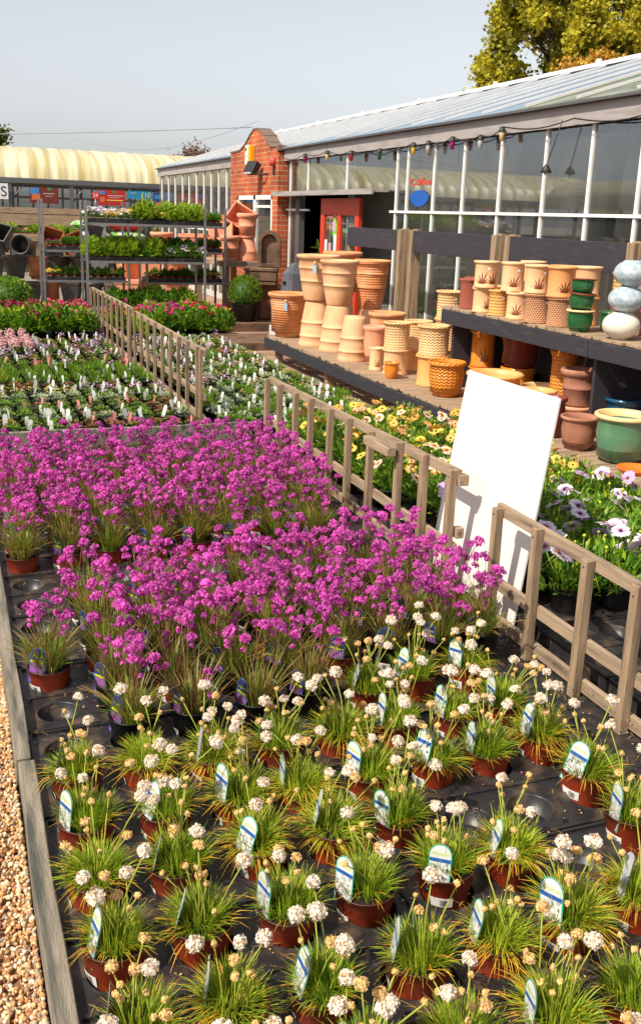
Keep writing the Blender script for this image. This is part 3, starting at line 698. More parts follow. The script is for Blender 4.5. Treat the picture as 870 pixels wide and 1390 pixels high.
mb = MB(); mb.b2(4.5, 4.52, 3.0, 7.2, .3, .95); D_(mb, 'back_panel', 'painted_board')
mb = MB(); mb.b2(3.9, 4.48, 5.18, 5.21, .3, .945); D_(mb, 'divider_panel', 'painted_board')
for a, b in ((3.0, 5.55), (5.72, 7.35), (7.62, 9.2), (9.6, 10.98)):
    mb = MB(); mb.b2(4.5, 4.53, a, b, 1.33, 1.545); D_(mb, 'back_board', 'painted_board', .003)
for y in (11.0, 9.52, 9.24, 7.58, 7.36, 5.72, 5.56, 3.9):
    mb = MB(); mb.b2(4.535, 4.6, y-.035, y+.055, 0, 1.56); D_(mb, 'upright_post', 'wood_z', .003)
for y in (9.52, 9.24, 7.58, 7.36, 5.72, 5.56):
    mb = MB(); mb.b2(4.49, 4.534, y-.03, y+.05, .3, 1.55); D_(mb, 'upright_post', 'wood_z', .003)

# ------------------------------------------------------------------ pottery
def profile(kind, h, r):
    """outer profile bottom->lip->inside; r = rim radius"""
    t = max(.012, r*.07)
    if kind == 'flared':
        o = [(r*.58, 0), (r*.62, h*.05), (r*.78, h*.45), (r*.9, h*.82), (r*.9, h*.9), (r, h*.92), (r*1.01, h*.97), (r*.97, h)]
    elif kind == 'urn':
        o = [(r*.58, 0), (r*.6, h*.02), (r*.63, h*.08)]
        g = lambda z: r*(.55+.38*z**.62)
        for z in (.2, .3, .42, .5, .62, .7, .78):
            o += [(g(z), h*z)]
            if z in (.42, .7): o += [(g(z)+.006, h*(z+.008)), (g(z)+.006, h*(z+.022)), (g(z+.03), h*(z+.032))]
        o += [(r*.88, h*.9), (r*.99, h*.93), (r, h*.975), (r*.96, h)]
    elif kind == 'inverted':
        o = [(r*1.0, 0), (r*1.03, h*.03), (r*.98, h*.07)]
        g = lambda z: r*(.98-.33*z**1.5)
        for z in (.2, .3, .4, .5, .6):
            o += [(g(z), h*z)]
            if z in (.2, .5): o += [(g(z)+.006, h*(z+.01)), (g(z)+.006, h*(z+.026)), (g(z+.04), h*(z+.036))]
        o += [(r*.78, h*.72), (r*.69, h*.93), (r*.62, h), (0, h)]
        return o
    elif kind == 'cone_up':
        return [(r*1.0, 0), (r*1.02, h*.03), (r*.95, h*.2), (r*.9, h*.4), (r*.92, h*.42), (r*.86, h*.44), (r*.64, h*.97), (r*.6, h), (0, h)]
    elif kind == 'cyl':
        o = [(r*.9, 0), (r*.92, h*.04), (r*.86, h*.1), (r*.86, h*.86), (r*.9, h*.9), (r, h*.94), (r*1.0, h*.98), (r*.95, h)]
    elif kind == 'bowl':
        o = [(r*.58, 0), (r*.66, h*.06), (r*.82, h*.3), (r*.9, h*.6), (r*.86, h*.84), (r*.9, h*.88), (r, h*.92), (r*1.0, h*.97), (r*.94, h)]
    elif kind == 'stone':
        o = [(r*.7, 0), (r*.72, h*.05), (r*.78, h*.45), (r*.83, h*.47), (r*.83, h*.51), (r*.8, h*.53), (r*.82, h*.78), (r*.86, h*.8), (r*.95, h*.84), (r, h*.9), (r*1.0, h*.95), (r*.94, h)]
    elif kind == 'sphere':
        o = [(r*.45, 0)]+[(r*math.cos(a), h*.5+h*.5*math.sin(a)) for a in [rad(x) for x in range(-62, 63, 12)]]+[(r*.5, h*.965), (r*.46, h*.96)]
    elif kind == 'saucer':
        return [(0, 0), (r*.8, 0), (r, h*.9), (r*1.0, h), (r*.96, h), (r*.8, h*.3), (0, h*.25)]
    elif kind == 'straight':
        o = [(r*.72, 0), (r*.74, h*.05), (r*.93, h*.86), (r, h*.88), (r, h), (r*.96, h)]
    if kind != 'sphere': o += [(o[-1][0]-t, h*.985), (o[-1][0]-t-r*.05, h*.85), (o[3][0]-t*1.2 if o[3][0] > t*2 else t, h*.12), (0, h*.1)]
    else: o += [(r*.42, h*.8), (r*.6, h*.4), (0, h*.1)]
    o[0:0] = [(0, 0)]
    return o
POTS = {}
def pot(key, kind, x, y, z, h, w, mt, label, cat='plant pot', group=None, motif=None, tagc=None, sticker=False, rimc=None, tilt=None, name='plant_pot', n=36):
    r = w/2; y += .15 if z > .9 and x < 4.2 and key[0] in 'ugsb' else .06
    pf = profile(kind, h, r)
    if rimc: pf = [(p[0], p[1], 1) if (p[1] > h*.9 and i > 2) else p for i, p in enumerate(pf)]
    mb = MB(); mb.lathe(pf, n, wob=.004)
    o = mb.build(name, [mt, rimc] if rimc else mt, loc=(x, y, z), rz=R.uniform(-.3, .3))
    if tilt: o.rotation_euler = tilt
    tag(o, label, cat, group)
    def rad_at(zz):
        pp = [p for p in pf[1:] if True]
        for a, b in zip(pp, pp[1:]):
            if a[1] <= zz <= b[1] and b[1] > a[1]: return a[0]+(b[0]-a[0])*(zz-a[1])/(b[1]-a[1])
        return r
    base = -o.rotation_euler.z
    vang = math.atan2(-y, -x)     # the side that faces the front of the yard
    if motif:      # painted palm fronds
        mb = MB(); z0 = h*.1
        for mo in motif:
            a0 = vang+mo+base; zc = h*.16
            for q in range(7):
                th = rad(-70+140*q/6); L = h*(.42 if abs(q-3) < 2 else .3)*(1+.15*math.sin(q*5+x*40)); ww = r*.1
                P = []
                for t, s_ in ((0, 0), (.35, 1), (.7, .8), (1, 0), (.7, -.8), (.35, -1)):
                    du = math.sin(th)*L*t+math.cos(th)*ww*s_*.5; dz = math.cos(th)*L*t-math.sin(th)*ww*s_*.5
                    zz = zc+dz; rr_ = rad_at(min(max(zz, 0), h*.85))+.0015; a = a0+du/rr_
                    P.append((rr_*math.cos(a), rr_*math.sin(a), zz))
                mb.poly(P)
        mb.build('leaf_motif', 'motif_brown', o)
    if sticker is not False:
        a0 = vang+(sticker if not isinstance(sticker, bool) else .4)+base; mb = MB(); zc = h*.72; P = []
        for da, dz in ((-.1, -.009), (.1, -.009), (.1, .009), (-.1, .009)):
            rr_ = rad_at(zc+dz)+.002; a = a0+da*(.12/r); P.append((rr_*math.cos(a), rr_*math.sin(a), zc+dz))
        mb.poly(P); mb.build('price_sticker', 'price_white', o)
    if tagc:
        a = vang-.15+base; rr_ = r*1.0+.004; mb = MB()
        mb.box((rr_*math.cos(a), rr_*math.sin(a), h*.72), (.01, .035, .09), rot=Euler((0, 0, a)).to_matrix()); mb.build('hanging_tag', tagc, o)
        mb = MB(); mb.lathe([(.0, -.02), (.016, -.015), (.018, .01), (.0, .03)], 10, c=(rr_*math.cos(a)*.97, rr_*math.sin(a)*.97, h*.83)); mb.build('tag_knob', mt, o)
    POTS[key] = o
    return o
L_ = .3
pot('p1', 'flared', 3.66, 10.55, L_, .50, .48, 'terracotta_ribbed', 'large ribbed terracotta pot alone on the far end of the low shelf', tagc='tag_blue')
pot('p2b', 'inverted', 3.72, 9.80, L_, .48, .37, 'terracotta_pale', 'upturned pale urn under the left tall urn')
pot('p2t', 'urn', 3.72, 9.80, L_+.48, .48, .47, 'terracotta_pale', 'tall pale urn with rope bands, upper left of the paired stacks', tagc='tag_blue')
pot('p3b', 'inverted', 3.79, 9.36, L_, .47, .37, 'terracotta_pale', 'upturned pale urn at the bottom of the front tall stack')
pot('p3t', 'urn', 3.79, 9.36, L_+.47, .46, .41, 'terracotta_pale', 'tall pale urn on top of the front stack of two')
pot('p4b', 'inverted', 4.34, 9.78, L_, .40, .36, 'terracotta_pale', 'upturned urn in shade beneath the right smooth tall urn')
pot('p4t', 'urn', 4.34, 9.78, L_+.40, .52, .41, 'terracotta_ribbed', 'tall terracotta urn with fine rings, right of the front stack')
pot('p5b', 'inverted', 4.2, 10.3, L_, .48, .36, 'terracotta_pale', 'upturned urn hidden behind the paired tall stacks')
pot('p5t', 'flared', 4.2, 10.3, L_+.48, .5, .45, 'terracotta', 'wide rimmed urn at the back of the tall urns')
pot('p6', 'inverted', 3.69, 8.66, L_, .43, .31, 'terracotta_pale', 'upturned pale ochre pot with wavy band on low shelf')
pot('p7', 'bowl', 3.78, 8.36, L_, .37, .24, 'terracotta_pink', 'slim pinkish terracotta pot beside the upturned ochre pot')
pot('p8', 'flared', 4.12, 8.85, L_, .45, .38, 'terracotta', 'wide rimmed terracotta pot behind the slim pinkish pot')
pot('p9', 'cyl', 3.66, 8.05, L_, .21, .14, 'cream_glaze', 'small cream pot with brown leaf left of the wave carved pair', motif=[.3])
pot('p11', 'cyl', 3.74, 7.80, L_, .23, .25, 'cream_glaze', 'cream pot with brown leaf holding a wave carved pot', motif=[.0], sticker=.9)
pot('p10', 'cyl', 3.74, 7.80, L_+.23, .24, .26, 'wave_cream', 'wave carved cream pot standing on a leaf painted pot', sticker=.7)
pot('p12b', 'cyl', 4.05, 8.0, L_, .2, .25, 'yellow_glaze', 'plain ochre pot in the second row of the low shelf')
pot('p12', 'cyl', 4.05, 8.0, L_+.2, .26, .27, 'wave_cream', 'wave carved pot partly hidden in the second row')
pot('p14', 'cyl', 3.8, 7.2, L_, .26, .29, 'yellow_glaze', 'smooth ochre yellow pot under a wave carved pot near the upper shelf end', sticker=.8)
pot('p13', 'cyl', 3.8, 7.2, L_+.26, .25, .29, 'wave_cream', 'wave carved cream pot on the smooth ochre pot', sticker=.6)
pot('p15b', 'cyl', 4.15, 7.62, L_, .26, .25, 'yellow_glaze', 'ochre pot at the bottom of the rear stack of three')
pot('p15m', 'cyl', 4.15, 7.62, L_+.26, .26, .25, 'wave_cream', 'wave carved pot in the middle of the rear stack of three')
pot('p15', 'cyl', 4.15, 7.62, L_+.52, .24, .25, 'wave_cream', 'wave carved cream pot topping the rear stack left of the upper shelf', sticker=.5)
pot('p16', 'bowl', 3.60, 7.58, L_, .145, .145, 'amber_glaze', 'small glossy orange pot at the front of the low shelf')
pot('p17', 'bowl', 3.68, 6.72, L_, .28, .31, 'wave_amber', 'glossy amber pot with wave carving at the shelf front')
pot('p18', 'bowl', 3.70, 6.02, L_, .30, .42, 'yellow_glaze', 'broad ochre bowl behind the white board top corner')
pot('p20', 'bowl', 4.1, 6.0, L_, .2, .29, 'amber_glaze', 'orange glazed bowl behind the ochre bowls', rimc='rim_cream')
pot('p19', 'bowl', 3.78, 5.58, L_, .25, .27, 'yellow_glaze', 'ochre bowl mostly hidden by the white board')
pot('p21', 'bowl', 4.38, 6.7, L_, .18, .2, 'amber_glaze', 'small amber pot in shade under the upper shelf', rimc='rim_cream')
pot('q1b', 'cyl', 4.1, 6.9, L_, .2, .22, 'wave_amber', 'wave carved amber pot below the leaf painted amber pot')
pot('q1', 'cyl', 4.1, 6.9, L_+.2, .3, .22, 'amber_glaze', 'tall amber pot with dark leaf under the upper shelf', motif=[.2])
pot('q2b', 'bowl', 4.15, 6.42, L_, .27, .28, 'amber_glaze', 'orange pot below the big dark red pot')
pot('q2', 'straight', 4.15, 6.42, L_+.27, .24, .3, 'clay_red', 'big dark red glazed pot under the upper shelf')
pot('q3', 'cyl', 4.1, 5.75, L_, .5, .21, 'wave_amber', 'tall wave carved amber pot left of the brown stone pots')
pot('p22b', 'stone', 3.97, 5.38, L_, .17, .23, 'terracotta_pink', 'salmon pot at the bottom of the brown textured stack')
pot('p22', 'stone', 3.97, 5.38, L_+.17, .25, .26, 'clay_brown', 'brown textured pot with double band on a salmon pot')
pot('p23', 'bowl', 3.64, 4.88, L_, .21, .24, 'clay_brown', 'brown clay bowl left of the big sage green pot')
pot('p23b', 'bowl', 3.66, 5.22, L_, .27, .2, 'clay_red', 'dull plum bowl at the edge of the white board')
pot('p24', 'bowl', 3.70, 4.54, L_, .29, .34, 'sage_glaze', 'big glossy sage green pot with cream rim', rimc='rim_cream')
pot('p25', 'bowl', 4.15, 5.1, L_, .27, .3, 'blue_glaze', 'dark blue glazed pot in shade behind the sage pot')
pot('p26', 'flared', 4.2, 4.72, L_, .28, .27, 'pink_glaze', 'rose pink glazed pot at the right edge', sticker=.4)
pot('p27', 'saucer', 3.62, 4.28, L_, .03, .22, 'saucer_orange', 'orange terracotta saucer at the shelf front', 'saucer', name='plant_saucer')
U_ = .97
pot('u3a', 'cyl', 3.96, 6.86, U_, .24, .17, 'weave_rust', 'rust red woven pattern cylinder at the front left of the upper shelf')
pot('u3b', 'cyl', 4.1, 7.04, U_, .24, .16, 'weave_rust', 'rust woven cylinder behind its twin at the upper shelf end')
pot('u2', 'cyl', 4.3, 7.05, U_, .18, .16, 'yellow_glaze', 'plain yellow pot at the rear left corner of upper shelf')
pot('u5', 'cyl', 3.93, 6.58, U_, .19, .18, 'cream_glaze', 'cream leaf pot, lower one right of the rust cylinders', motif=[.5])
pot('u4', 'cyl', 3.93, 6.56, U_+.19, .205, .205, 'cream_glaze', 'leftmost cream leaf pot of the upper row', motif=[-.35, .6], sticker=.2)
pot('u6', 'cyl', 3.92, 6.33, U_, .19, .165, 'wave_orange', 'orange and cream wave pot in the lower row', sticker=.6)
pot('u7', 'cyl', 3.96, 6.22, U_+.19, .215, .19, 'cream_glaze', 'second cream leaf pot of the upper row', motif=[0.1], sticker=.5)
pot('u8', 'cyl', 3.93, 6.08, U_, .195, .18, 'cream_glaze', 'cream pot with spread leaf low beside the woven pot', motif=[-.1], sticker=.7)
pot('u10', 'cyl', 3.94, 5.83, U_, .205, .205, 'weave_brown', 'brown woven pattern pot below the third cream leaf pot', sticker=.8)
pot('u9', 'cyl', 3.94, 5.87, U_+.205, .2, .19, 'cream_glaze', 'third cream leaf pot of the upper row', motif=[.2], sticker=.7)
pot('u12', 'cyl', 3.97, 5.60, U_, .2, .19, 'weave_brown', 'brown woven pattern pot left of the green bowls', sticker=.8)
pot('u11', 'cyl', 3.96, 5.60, U_+.2, .21, .205, 'apricot_glaze', 'apricot pot with dark leaf above the woven pot', motif=[.35])
for kk, yy, hh, mm, ll in (('b1', 6.45, .21, 'cream_glaze', 'plain cream pot in the rear row behind the first leaf pot'),
                           ('b2', 6.05, .2, 'apricot_glaze', 'apricot pot in the rear row behind the second leaf pot'),
                           ('b3', 5.75, .21, 'cream_glaze', 'pale cream pot in the rear row behind the third leaf pot')):
    pot(kk, 'cyl', 4.22, yy, U_, .2, .2, 'yellow_glaze', 'ochre pot supporting the '+ll.split(' in ')[0]+' at the rear'+(' left' if kk == 'b1' else ' centre' if kk == 'b2' else ' right'))
    pot(kk+'t', 'cyl', 4.22, yy, U_+.2, hh, .2, mm, ll)
pot('u13b', 'cyl', 4.28, 5.42, U_, .21, .17, 'weave_rust', 'rust woven pot under the small wave pot behind green bowls')
pot('u13', 'cyl', 4.28, 5.42, U_+.21, .18, .17, 'wave_orange', 'small wave pot top right behind the green bowls')
pot('u16', 'cyl', 4.3, 5.12, U_, .16, .17, 'weave_rust', 'rust woven pot in the rear by the pale globes')
pot('g1', 'bowl', 3.93, 5.30, U_, .145, .19, 'green_glaze', 'bottom dark green glazed bowl of the nested stack', rimc='rim_cream')
pot('g2', 'bowl', 3.93, 5.31, U_+.135, .12, .185, 'green_glaze', 'middle dark green bowl in the nested stack', rimc='motif_brown', tilt=(.05, .06, 0))
pot('g3', 'bowl', 3.94, 5.32, U_+.245, .1, .175, 'green_glaze', 'top dark green bowl of the nested stack', rimc='motif_brown', tilt=(-.05, .05, 0))
pot('g4', 'bowl', 4.12, 5.22, U_, .14, .17, 'green_glaze', 'mottled green pot between bowls and white globe')
pot('s1', 'sphere', 3.94, 4.88, U_, .175, .235, 'white_glaze', 'white glazed globe pot at the bottom of the globe stack')
pot('s2', 'sphere', 3.95, 4.87, U_+.168, .165, .225, 'sky_glaze', 'speckled pale blue globe in the middle of the stack')
pot('s3', 'sphere', 3.96, 4.86, U_+.327, .165, .22, 'sky_glaze', 'speckled pale blue globe on top of the stack')
pot('s4', 'sphere', 4.2, 4.6, U_, .19, .22, 'clay_red', 'plum glazed globe pot behind the globe stack')
pot('s5', 'cyl', 3.98, 4.5, U_, .2, .2, 'sky_glaze', 'pale blue cylinder pot at the right edge of upper shelf')

# ================================================================== FENCES
def fence(label, x0, y0, x1, y1, z0, z1, posts, rails=(1., .42, .13), drop=0, pw=.036, nails=True):
    f = thing('slatted_fence', label, 'fence', (x0, y0, 0))
    L = y1-y0
    def at(t): return (x0+(x1-x0)*t-x0, L*t, z0+(z1-z0)*t)
    for q in rails:
        mb = MB(); a, b = at(0), at(1); za, zb = a[2]*q, b[2]*q
        mb.beam((a[0]+.018, a[1], za-.026), (b[0]+.018, b[1], zb-.026), .022, .05); mb.build('rail', 'wood_y', f, bevel=.002)
    for y in posts:
        t = (y-y0)/L; p = at(t); e = R.uniform(-.028, -.006); mb = MB()
        tl = R.uniform(-.006, .006)
        mb.beam((p[0]-.012, p[1]+tl, 0), (p[0]-.012, p[1], p[2]+e+.012), pw, pw); o = mb.build('post', 'wood_z', f, bevel=.002)
        if nails:
            mb = MB(); mb.lathe([(0, .004), (.003, .003), (.004, 0)], 8, M=Euler((0, -PI/2, 0)).to_matrix(), c=(p[0]-.012-pw/2, p[1], p[2]-.035)); mb.build('nail', 'nail', o)
    return f
fence('front slatted wooden fence panel, nearest the camera', 2.05, 1.5, 2.05, 3.28, .52, .545, [3.24, 2.95, 2.63, 2.36, 2.06, 1.76, 1.53])
fA = fence('longest slatted wooden fence panel beside the yellow daisies', 2.05, 3.62, 2.14, 6.62, .595, .52, [6.6, 6.28, 5.92, 5.6, 5.24, 4.93, 4.6, 4.22, 3.93, 3.64])
mb = MB(); mb.box((-.05, .72, .54), (.05, .3, .045)); mb.build('splice_block', 'wood_y', fA, bevel=.003)
mb = MB(); mb.box((.035, .01, .545), (.05, .04, .05)); mb.box((.035, .01, .3), (.04, .04, .05)); mb.build('peg', 'wood_y', fA, bevel=.003)
fence('slatted fence panel between the alpine beds, nearer of the two', 1.84, 7.35, 1.84, 10.3, .62, .62, [10.26, 9.9, 9.55, 9.2, 8.85, 8.5, 8.17, 7.85, 7.5, 7.38], pw=.027, nails=False)
fence('farthest slatted fence panel ending by the metal racks', 1.84, 10.5, 1.84, 13.6, .64, .62, [13.56, 13.2, 12.85, 12.5, 12.15, 11.8, 11.4, 11.05, 10.65, 10.55], pw=.027, nails=False)

# white board leaning behind the fence
wb = MB()
P4 = [(2.13, 3.98, .02), (2.13, 3.20, .02), (2.30, 3.27, .97), (2.30, 4.02, .97)]
nn = (Vector(P4[1])-Vector(P4[0])).cross(Vector(P4[3])-Vector(P4[0])).normalized()*.012
wb.v += [tuple(p) for p in P4]+[tuple(Vector(p)-nn) for p in P4]
for q in ((0, 1, 2, 3), (7, 6, 5, 4), (0, 4, 5, 1), (1, 5, 6, 2), (2, 6, 7, 3), (3, 7, 4, 0)): wb.face(list(q))
o = tag(wb.build('white_board', 'board_white', bevel=.002), 'blank white board leaning behind the slatted fence', 'board')

# ================================================================== TRAYS
def tray_mesh(nx, ny, px, py, r, h=.055):
    mb = MB(); n = 20; W2, H2 = nx*px, ny*py
    for a in range(nx):
        for b in range(ny):
            cx, cy = (a+.5)*px, (b+.5)*py
            k = len(mb.v)
            for i in range(n):      # outer square
                t = 2*PI*i/n+PI/4; c, s = math.cos(t), math.sin(t); m_ = max(abs(c), abs(s)); mb.v.append((cx+c/m_*px/2, cy+s/m_*py/2, h))
            for rr_, zz in ((r*1.1, h), (r*1.04, h+.004), (r, h-.002), (r*.86, .004)):
                for i in range(n):
                    t = 2*PI*i/n+PI/4; mb.v.append((cx+rr_*math.cos(t), cy+rr_*math.sin(t), zz))
            for j in range(4):
                for i in range(n):
                    i2 = (i+1) % n; mb.face([k+j*n+i, k+j*n+i2, k+(j+1)*n+i2, k+(j+1)*n+i], 0, j > 0)
            mb.face([k+4*n+i for i in range(n)])
    for (x0, y0, x1, y1) in ((0, 0, W2, 0), (W2, 0, W2, H2), (W2, H2, 0, H2), (0, H2, 0, 0)):
        a, b = Vector((x0, y0, h)), Vector((x1, y1, h)); mb.beam(a+Vector((0, 0, .003)), b+Vector((0, 0, .003)), .008, .012)
        mb.poly([(x0, y0, h), (x1, y1, h), (x1, y1, .0), (x0, y0, .0)])
    # raised strengthening ribs between the wells
    for b in range(1, ny): mb.beam((0.01, b*py, h+.003), (W2-.01, b*py, h+.003), .012, .008)
    return mb.mesh('pot_tray', 'tray_plastic')
TR = tray_mesh(4, 2, .198, .225, .066)
GX = [.255, .453, .651, .849, 1.055, 1.253, 1.451, 1.649]
trays = []
rowsY = [1.07, 1.30, 1.535, 1.785, 2.01, 2.235, 2.465, 2.72, 2.97, 3.2, 3.43, 3.66]
ti = 0
for j in range(7):
    y0 = .955+j*.468
    for k, x0 in enumerate((.158, .956)):
        o = inst(TR, 'pot_tray', None, (x0, y0, .004+.002*(j % 2)), R.uniform(-.006, .006))
        tag(o, f"black plastic pot tray, {ORD[j]} from the front on the {('gravel', 'fence')[k]} side", 'pot tray', 'black pot trays under the potted flowers')
rows2 = [4.32, 4.55, 4.78, 5.01, 5.24, 5.47, 5.7]
for j in range(4):
    for k, x0 in enumerate((.158, .956)):
        o = inst(TR, 'pot_tray', None, (x0, 4.21+j*.468, .004+.002*(j % 2)), R.uniform(-.006, .006))
        tag(o, f"black plastic pot tray, {ORD[j]} behind the gap on the {('gravel', 'fence')[k]} side", 'pot tray', 'black pot trays under the potted flowers')

# ------------------------------------------------------------------ pot and label meshes
def small_pot(mt, rt=.068, rb=.051, h=.115, name='pot'):
    mb = MB(); mb.lathe([(0, 0), (rb, 0), (rb*1.02, .004), (rt*.93, h*.72), (rt*.95, h*.73), (rt*.985, h*.98), (rt*1.03, h*.985, 1), (rt*1.035, h, 1), (rt*.99, h, 1), (rt*.95, h*.97, 1), (rt*.9, h*.8, 1), (rt*.88, h*.78, 1)], 28)
    return mb.mesh(name, [mt, 'dark_rim' if mt == 'red_pot' else 'black_pot'])
RP = small_pot('red_pot', .074, .055, .116); BP = small_pot('black_pot', .074, .056, .13)
def soil_mesh(r):
    mb = MB(); n = 16
    mb.lathe([(r, 0), (r*.7, .004), (r*.35, .002), (0.001, .006)], n); return mb.mesh('compost', 'compost')
SOIL = soil_mesh(.062)
def sticker_mesh(r, h):
    mb = MB(); N = 6; k = 0; a0 = .42
    for i in range(N):
        t0, t1 = -a0+2*a0*i/N, -a0+2*a0*(i+1)/N
        def p(t, z): q = r+(.0085*(z-.035)/.04)+.0012; return (q*math.cos(t), q*math.sin(t), z)
        mb.poly([p(t0, .032), p(t1, .032), p(t1, .062), p(t0, .062)], 0)
    for i in range(9):
        t0 = -.05+.035*i; t1 = t0+R.uniform(.008, .02)
        def p2(t, z): q = r+(.0085*(z-.035)/.04)+.0018; return (q*math.cos(t), q*math.sin(t), z)
        mb.poly([p2(t0, .036), p2(t1, .036), p2(t1, .056), p2(t0, .056)], 1)
    return mb.mesh('price_sticker', ['paper_white', 'barcode'])
STK = sticker_mesh(.0625, .115)
def arch_pts(w, h, n=9, inset=0.):
    w2 = w/2-inset; zc = h-w/2
    return [(-w2, inset)]+[(w2, inset)]+[(w2*math.cos(PI*i/n), zc+(w/2-inset)*math.sin(PI*i/n)) for i in range(n+1)]
def label_mesh(kind):
    """arched care label, faces -Y, origin at its foot"""
    mb = MB(); w, h = .058, .125
    pts = arch_pts(w, h); K = len(pts)
    f = [(x, -.0006, z) for x, z in pts]; b = [(x, .0006, z) for x, z in pts]
    mb.poly(f[::-1][::-1], 0); mb.poly(b[::-1], 5)
    inn = arch_pts(w, h, inset=.0028); mb.poly([(x, -.0009, z) for x, z in inn], 1)
    def band(z0, z1, sl_, m, y=-.0012):
        x = w/2-.003; mb.poly([(-x, y, z0+sl_), (x, y, z0-sl_), (x, y, z1-sl_), (-x, y, z1+sl_)], m)
    if kind == 'thrift':
        x = w/2-.003
        mb.poly([(-x, -.0011, .004), (x, -.0011, .004), (x, -.0011, .078), (-x, -.0011, .078)], 4)
        rd = random.Random(5)
        for q in range(16):
            cx, cz, r_ = rd.uniform(-.02, .02), rd.uniform(.02, .066), rd.uniform(.003, .006)
            mb.poly([(cx+r_*math.cos(t), -.0013, cz+r_*math.sin(t)*1.1) for t in [PI*k/4 for k in range(8)]], 1)
        band(.078, .088, 0, 2)
        me = text_mesh('Alpines', .0155, 'label_lime', 0.)
        add_mesh(mb, me, Matrix.Translation((0, -.0014, .1)) @ Euler((PI/2, 0, 0)).to_matrix().to_4x4(), 3)
        return mb.mesh('plant_label', ['label_teal', 'label_white', 'label_blue', 'label_lime', 'label_picture', 'label_white'])
    x = w/2-.003
    mb.poly([(-x, -.0011, .004), (x, -.0011, .004), (x, -.0011, .07), (-x, -.0011, .07)], 4)
    band(.072, .08, 0, 3)
    me = text_mesh('Alpines', .014, 'label_lime', 0.)
    add_mesh(mb, me, Matrix.Translation((0, -.0014, .095)) @ Euler((PI/2, 0, 0)).to_matrix().to_4x4(), 3)
    return mb.mesh('plant_label', ['label_blue', 'label_navy', 'label_blue', 'label_lime', 'label_purple', 'label_white'])
LBT = label_mesh('thrift'); LBP = label_mesh('purple')
mb = MB(); mb.poly([(x*.75, -.0006, z) for x, z in arch_pts(.03, .14)]); mb.poly([(x*.75, .0006, z) for x, z in arch_pts(.03, .14)][::-1]); LBW = mb.mesh('plant_label', 'label_grey')

# ------------------------------------------------------------------ foliage meshes
def tuft(seed, nb, L, spread, wid, dead=.1, mats=('grass_blade', 'grass_light', 'grass_yellow'), light=.35, base=.04, seg=3, droop=1.):
    rd = random.Random(seed); mb = MB()
    for i in range(nb):
        a = rd.random()*2*PI; rb_ = base*math.sqrt(rd.random()); el = rd.random()**.8; ll = L*rd.uniform(.6, 1.1)
        th = spread*el; d = Vector((math.cos(a), math.sin(a), 0)); m_ = 2 if rd.random() < dead else (1 if rd.random() < light else 0)
        if m_ == 2: ll *= 1.25; th = spread*rd.uniform(.75, 1.25)
        b0 = Vector((math.cos(a+rd.uniform(-.7, .7))*rb_, math.sin(a)*rb_, 0)); path = []
        for j in range(seg+1):
            t = j/seg; an = min(th*(.6+.6*t*droop), 1.3+(.35 if m_ == 2 else 0)*t)
            path.append(b0+d*ll*t*math.sin(an)+Vector((0, 0, ll*t*math.cos(an))))
        mb.ribbon(path, wid*rd.uniform(.7, 1.3), m_, side=Vector((-math.sin(a)+rd.uniform(-.5, .5), math.cos(a)+rd.uniform(-.5, .5), rd.uniform(-.4, .4))))
    return mb.mesh('foliage', list(mats))
TUFT = [tuft(s, 560, R.uniform(.062, .08), .92+.045*s, .003, dead=.04+.018*s, light=.35+.04*s, base=.05) for s in range(10)]
STRAP = [tuft(20+s, 120, .145, .75, .0062, dead=.2, mats=('strap_leaf', 'grass_light', 'straw_leaf'), light=.3, seg=4) for s in range(4)]
STRAPN = [tuft(30+s, 190, .15, .5, .0038, dead=.22, mats=('strap_leaf', 'purple_stem', 'straw_leaf'), light=.35, seg=3) for s in range(4)]

def fib(n):
    for i in range(n):
        z = 1-2*(i+.5)/n; a = i*2.39996; q = math.sqrt(1-z*z); yield Vector((q*math.cos(a), q*math.sin(a), z))
def thrift_flower(seed, r, H, kind):
    """origin at the foot of the stem; head at height H with a slight lean"""
    rd = random.Random(seed); mb = MB(); lx, ly = rd.uniform(-.05, .05)*H/.15, rd.uniform(-.05, .05)*H/.15
    pts = [(lx*t*t, ly*t*t, H*t) for t in (0, .33, .66, 1)]
    mb.tube(pts, .0023, 5, 0, .0015)
    c = Vector(pts[-1])+Vector((0, 0, r*.6))
    mm = 1
    mb.ball(c, r*.72, 8, 6, 2, .85)
    if kind == 'bud':
        for q in fib(26): mb.quad(c+q*r*.8, q+Vector((rd.uniform(-.6, .6), rd.uniform(-.6, .6), rd.uniform(-.3, .6))), r*.4, 2 if rd.random() < .75 else 1, rd.random()*2)
        return mb.mesh('bud', ['stem_green', 'thrift_cream', 'bud_tan'])
    nf = 70
    for q in fib(nf):
        if q.z < -.55: continue
        p = c+Vector((q.x*r, q.y*r, q.z*r*.82))*rd.uniform(.86, 1.06)
        nrm = q+Vector((rd.uniform(-.8, .8), rd.uniform(-.8, .8), rd.uniform(-.8, .8)))
        for e in range(2):
            mb.quad(p, nrm+Vector((rd.uniform(-.5, .5), rd.uniform(-.5, .5), rd.uniform(-.5, .5))), r*rd.uniform(.2, .3), 1 if rd.random() < (.92 if kind == 'open' else .55) else 2, rd.random()*2)
    return mb.mesh('flower', ['stem_green', 'thrift_white' if kind == 'open' else 'thrift_cream', 'thrift_cream' if kind == 'open' else 'bud_tan'])
FL = [thrift_flower(100+i, R.uniform(.014, .019), R.uniform(.13, .23), 'open') for i in range(12)]
FC = [thrift_flower(120+i, R.uniform(.011, .014), R.uniform(.1, .2), 'cream') for i in range(9)]
FB = [thrift_flower(140+i, R.uniform(.007, .0095), R.uniform(.07, .18), 'bud') for i in range(12)]

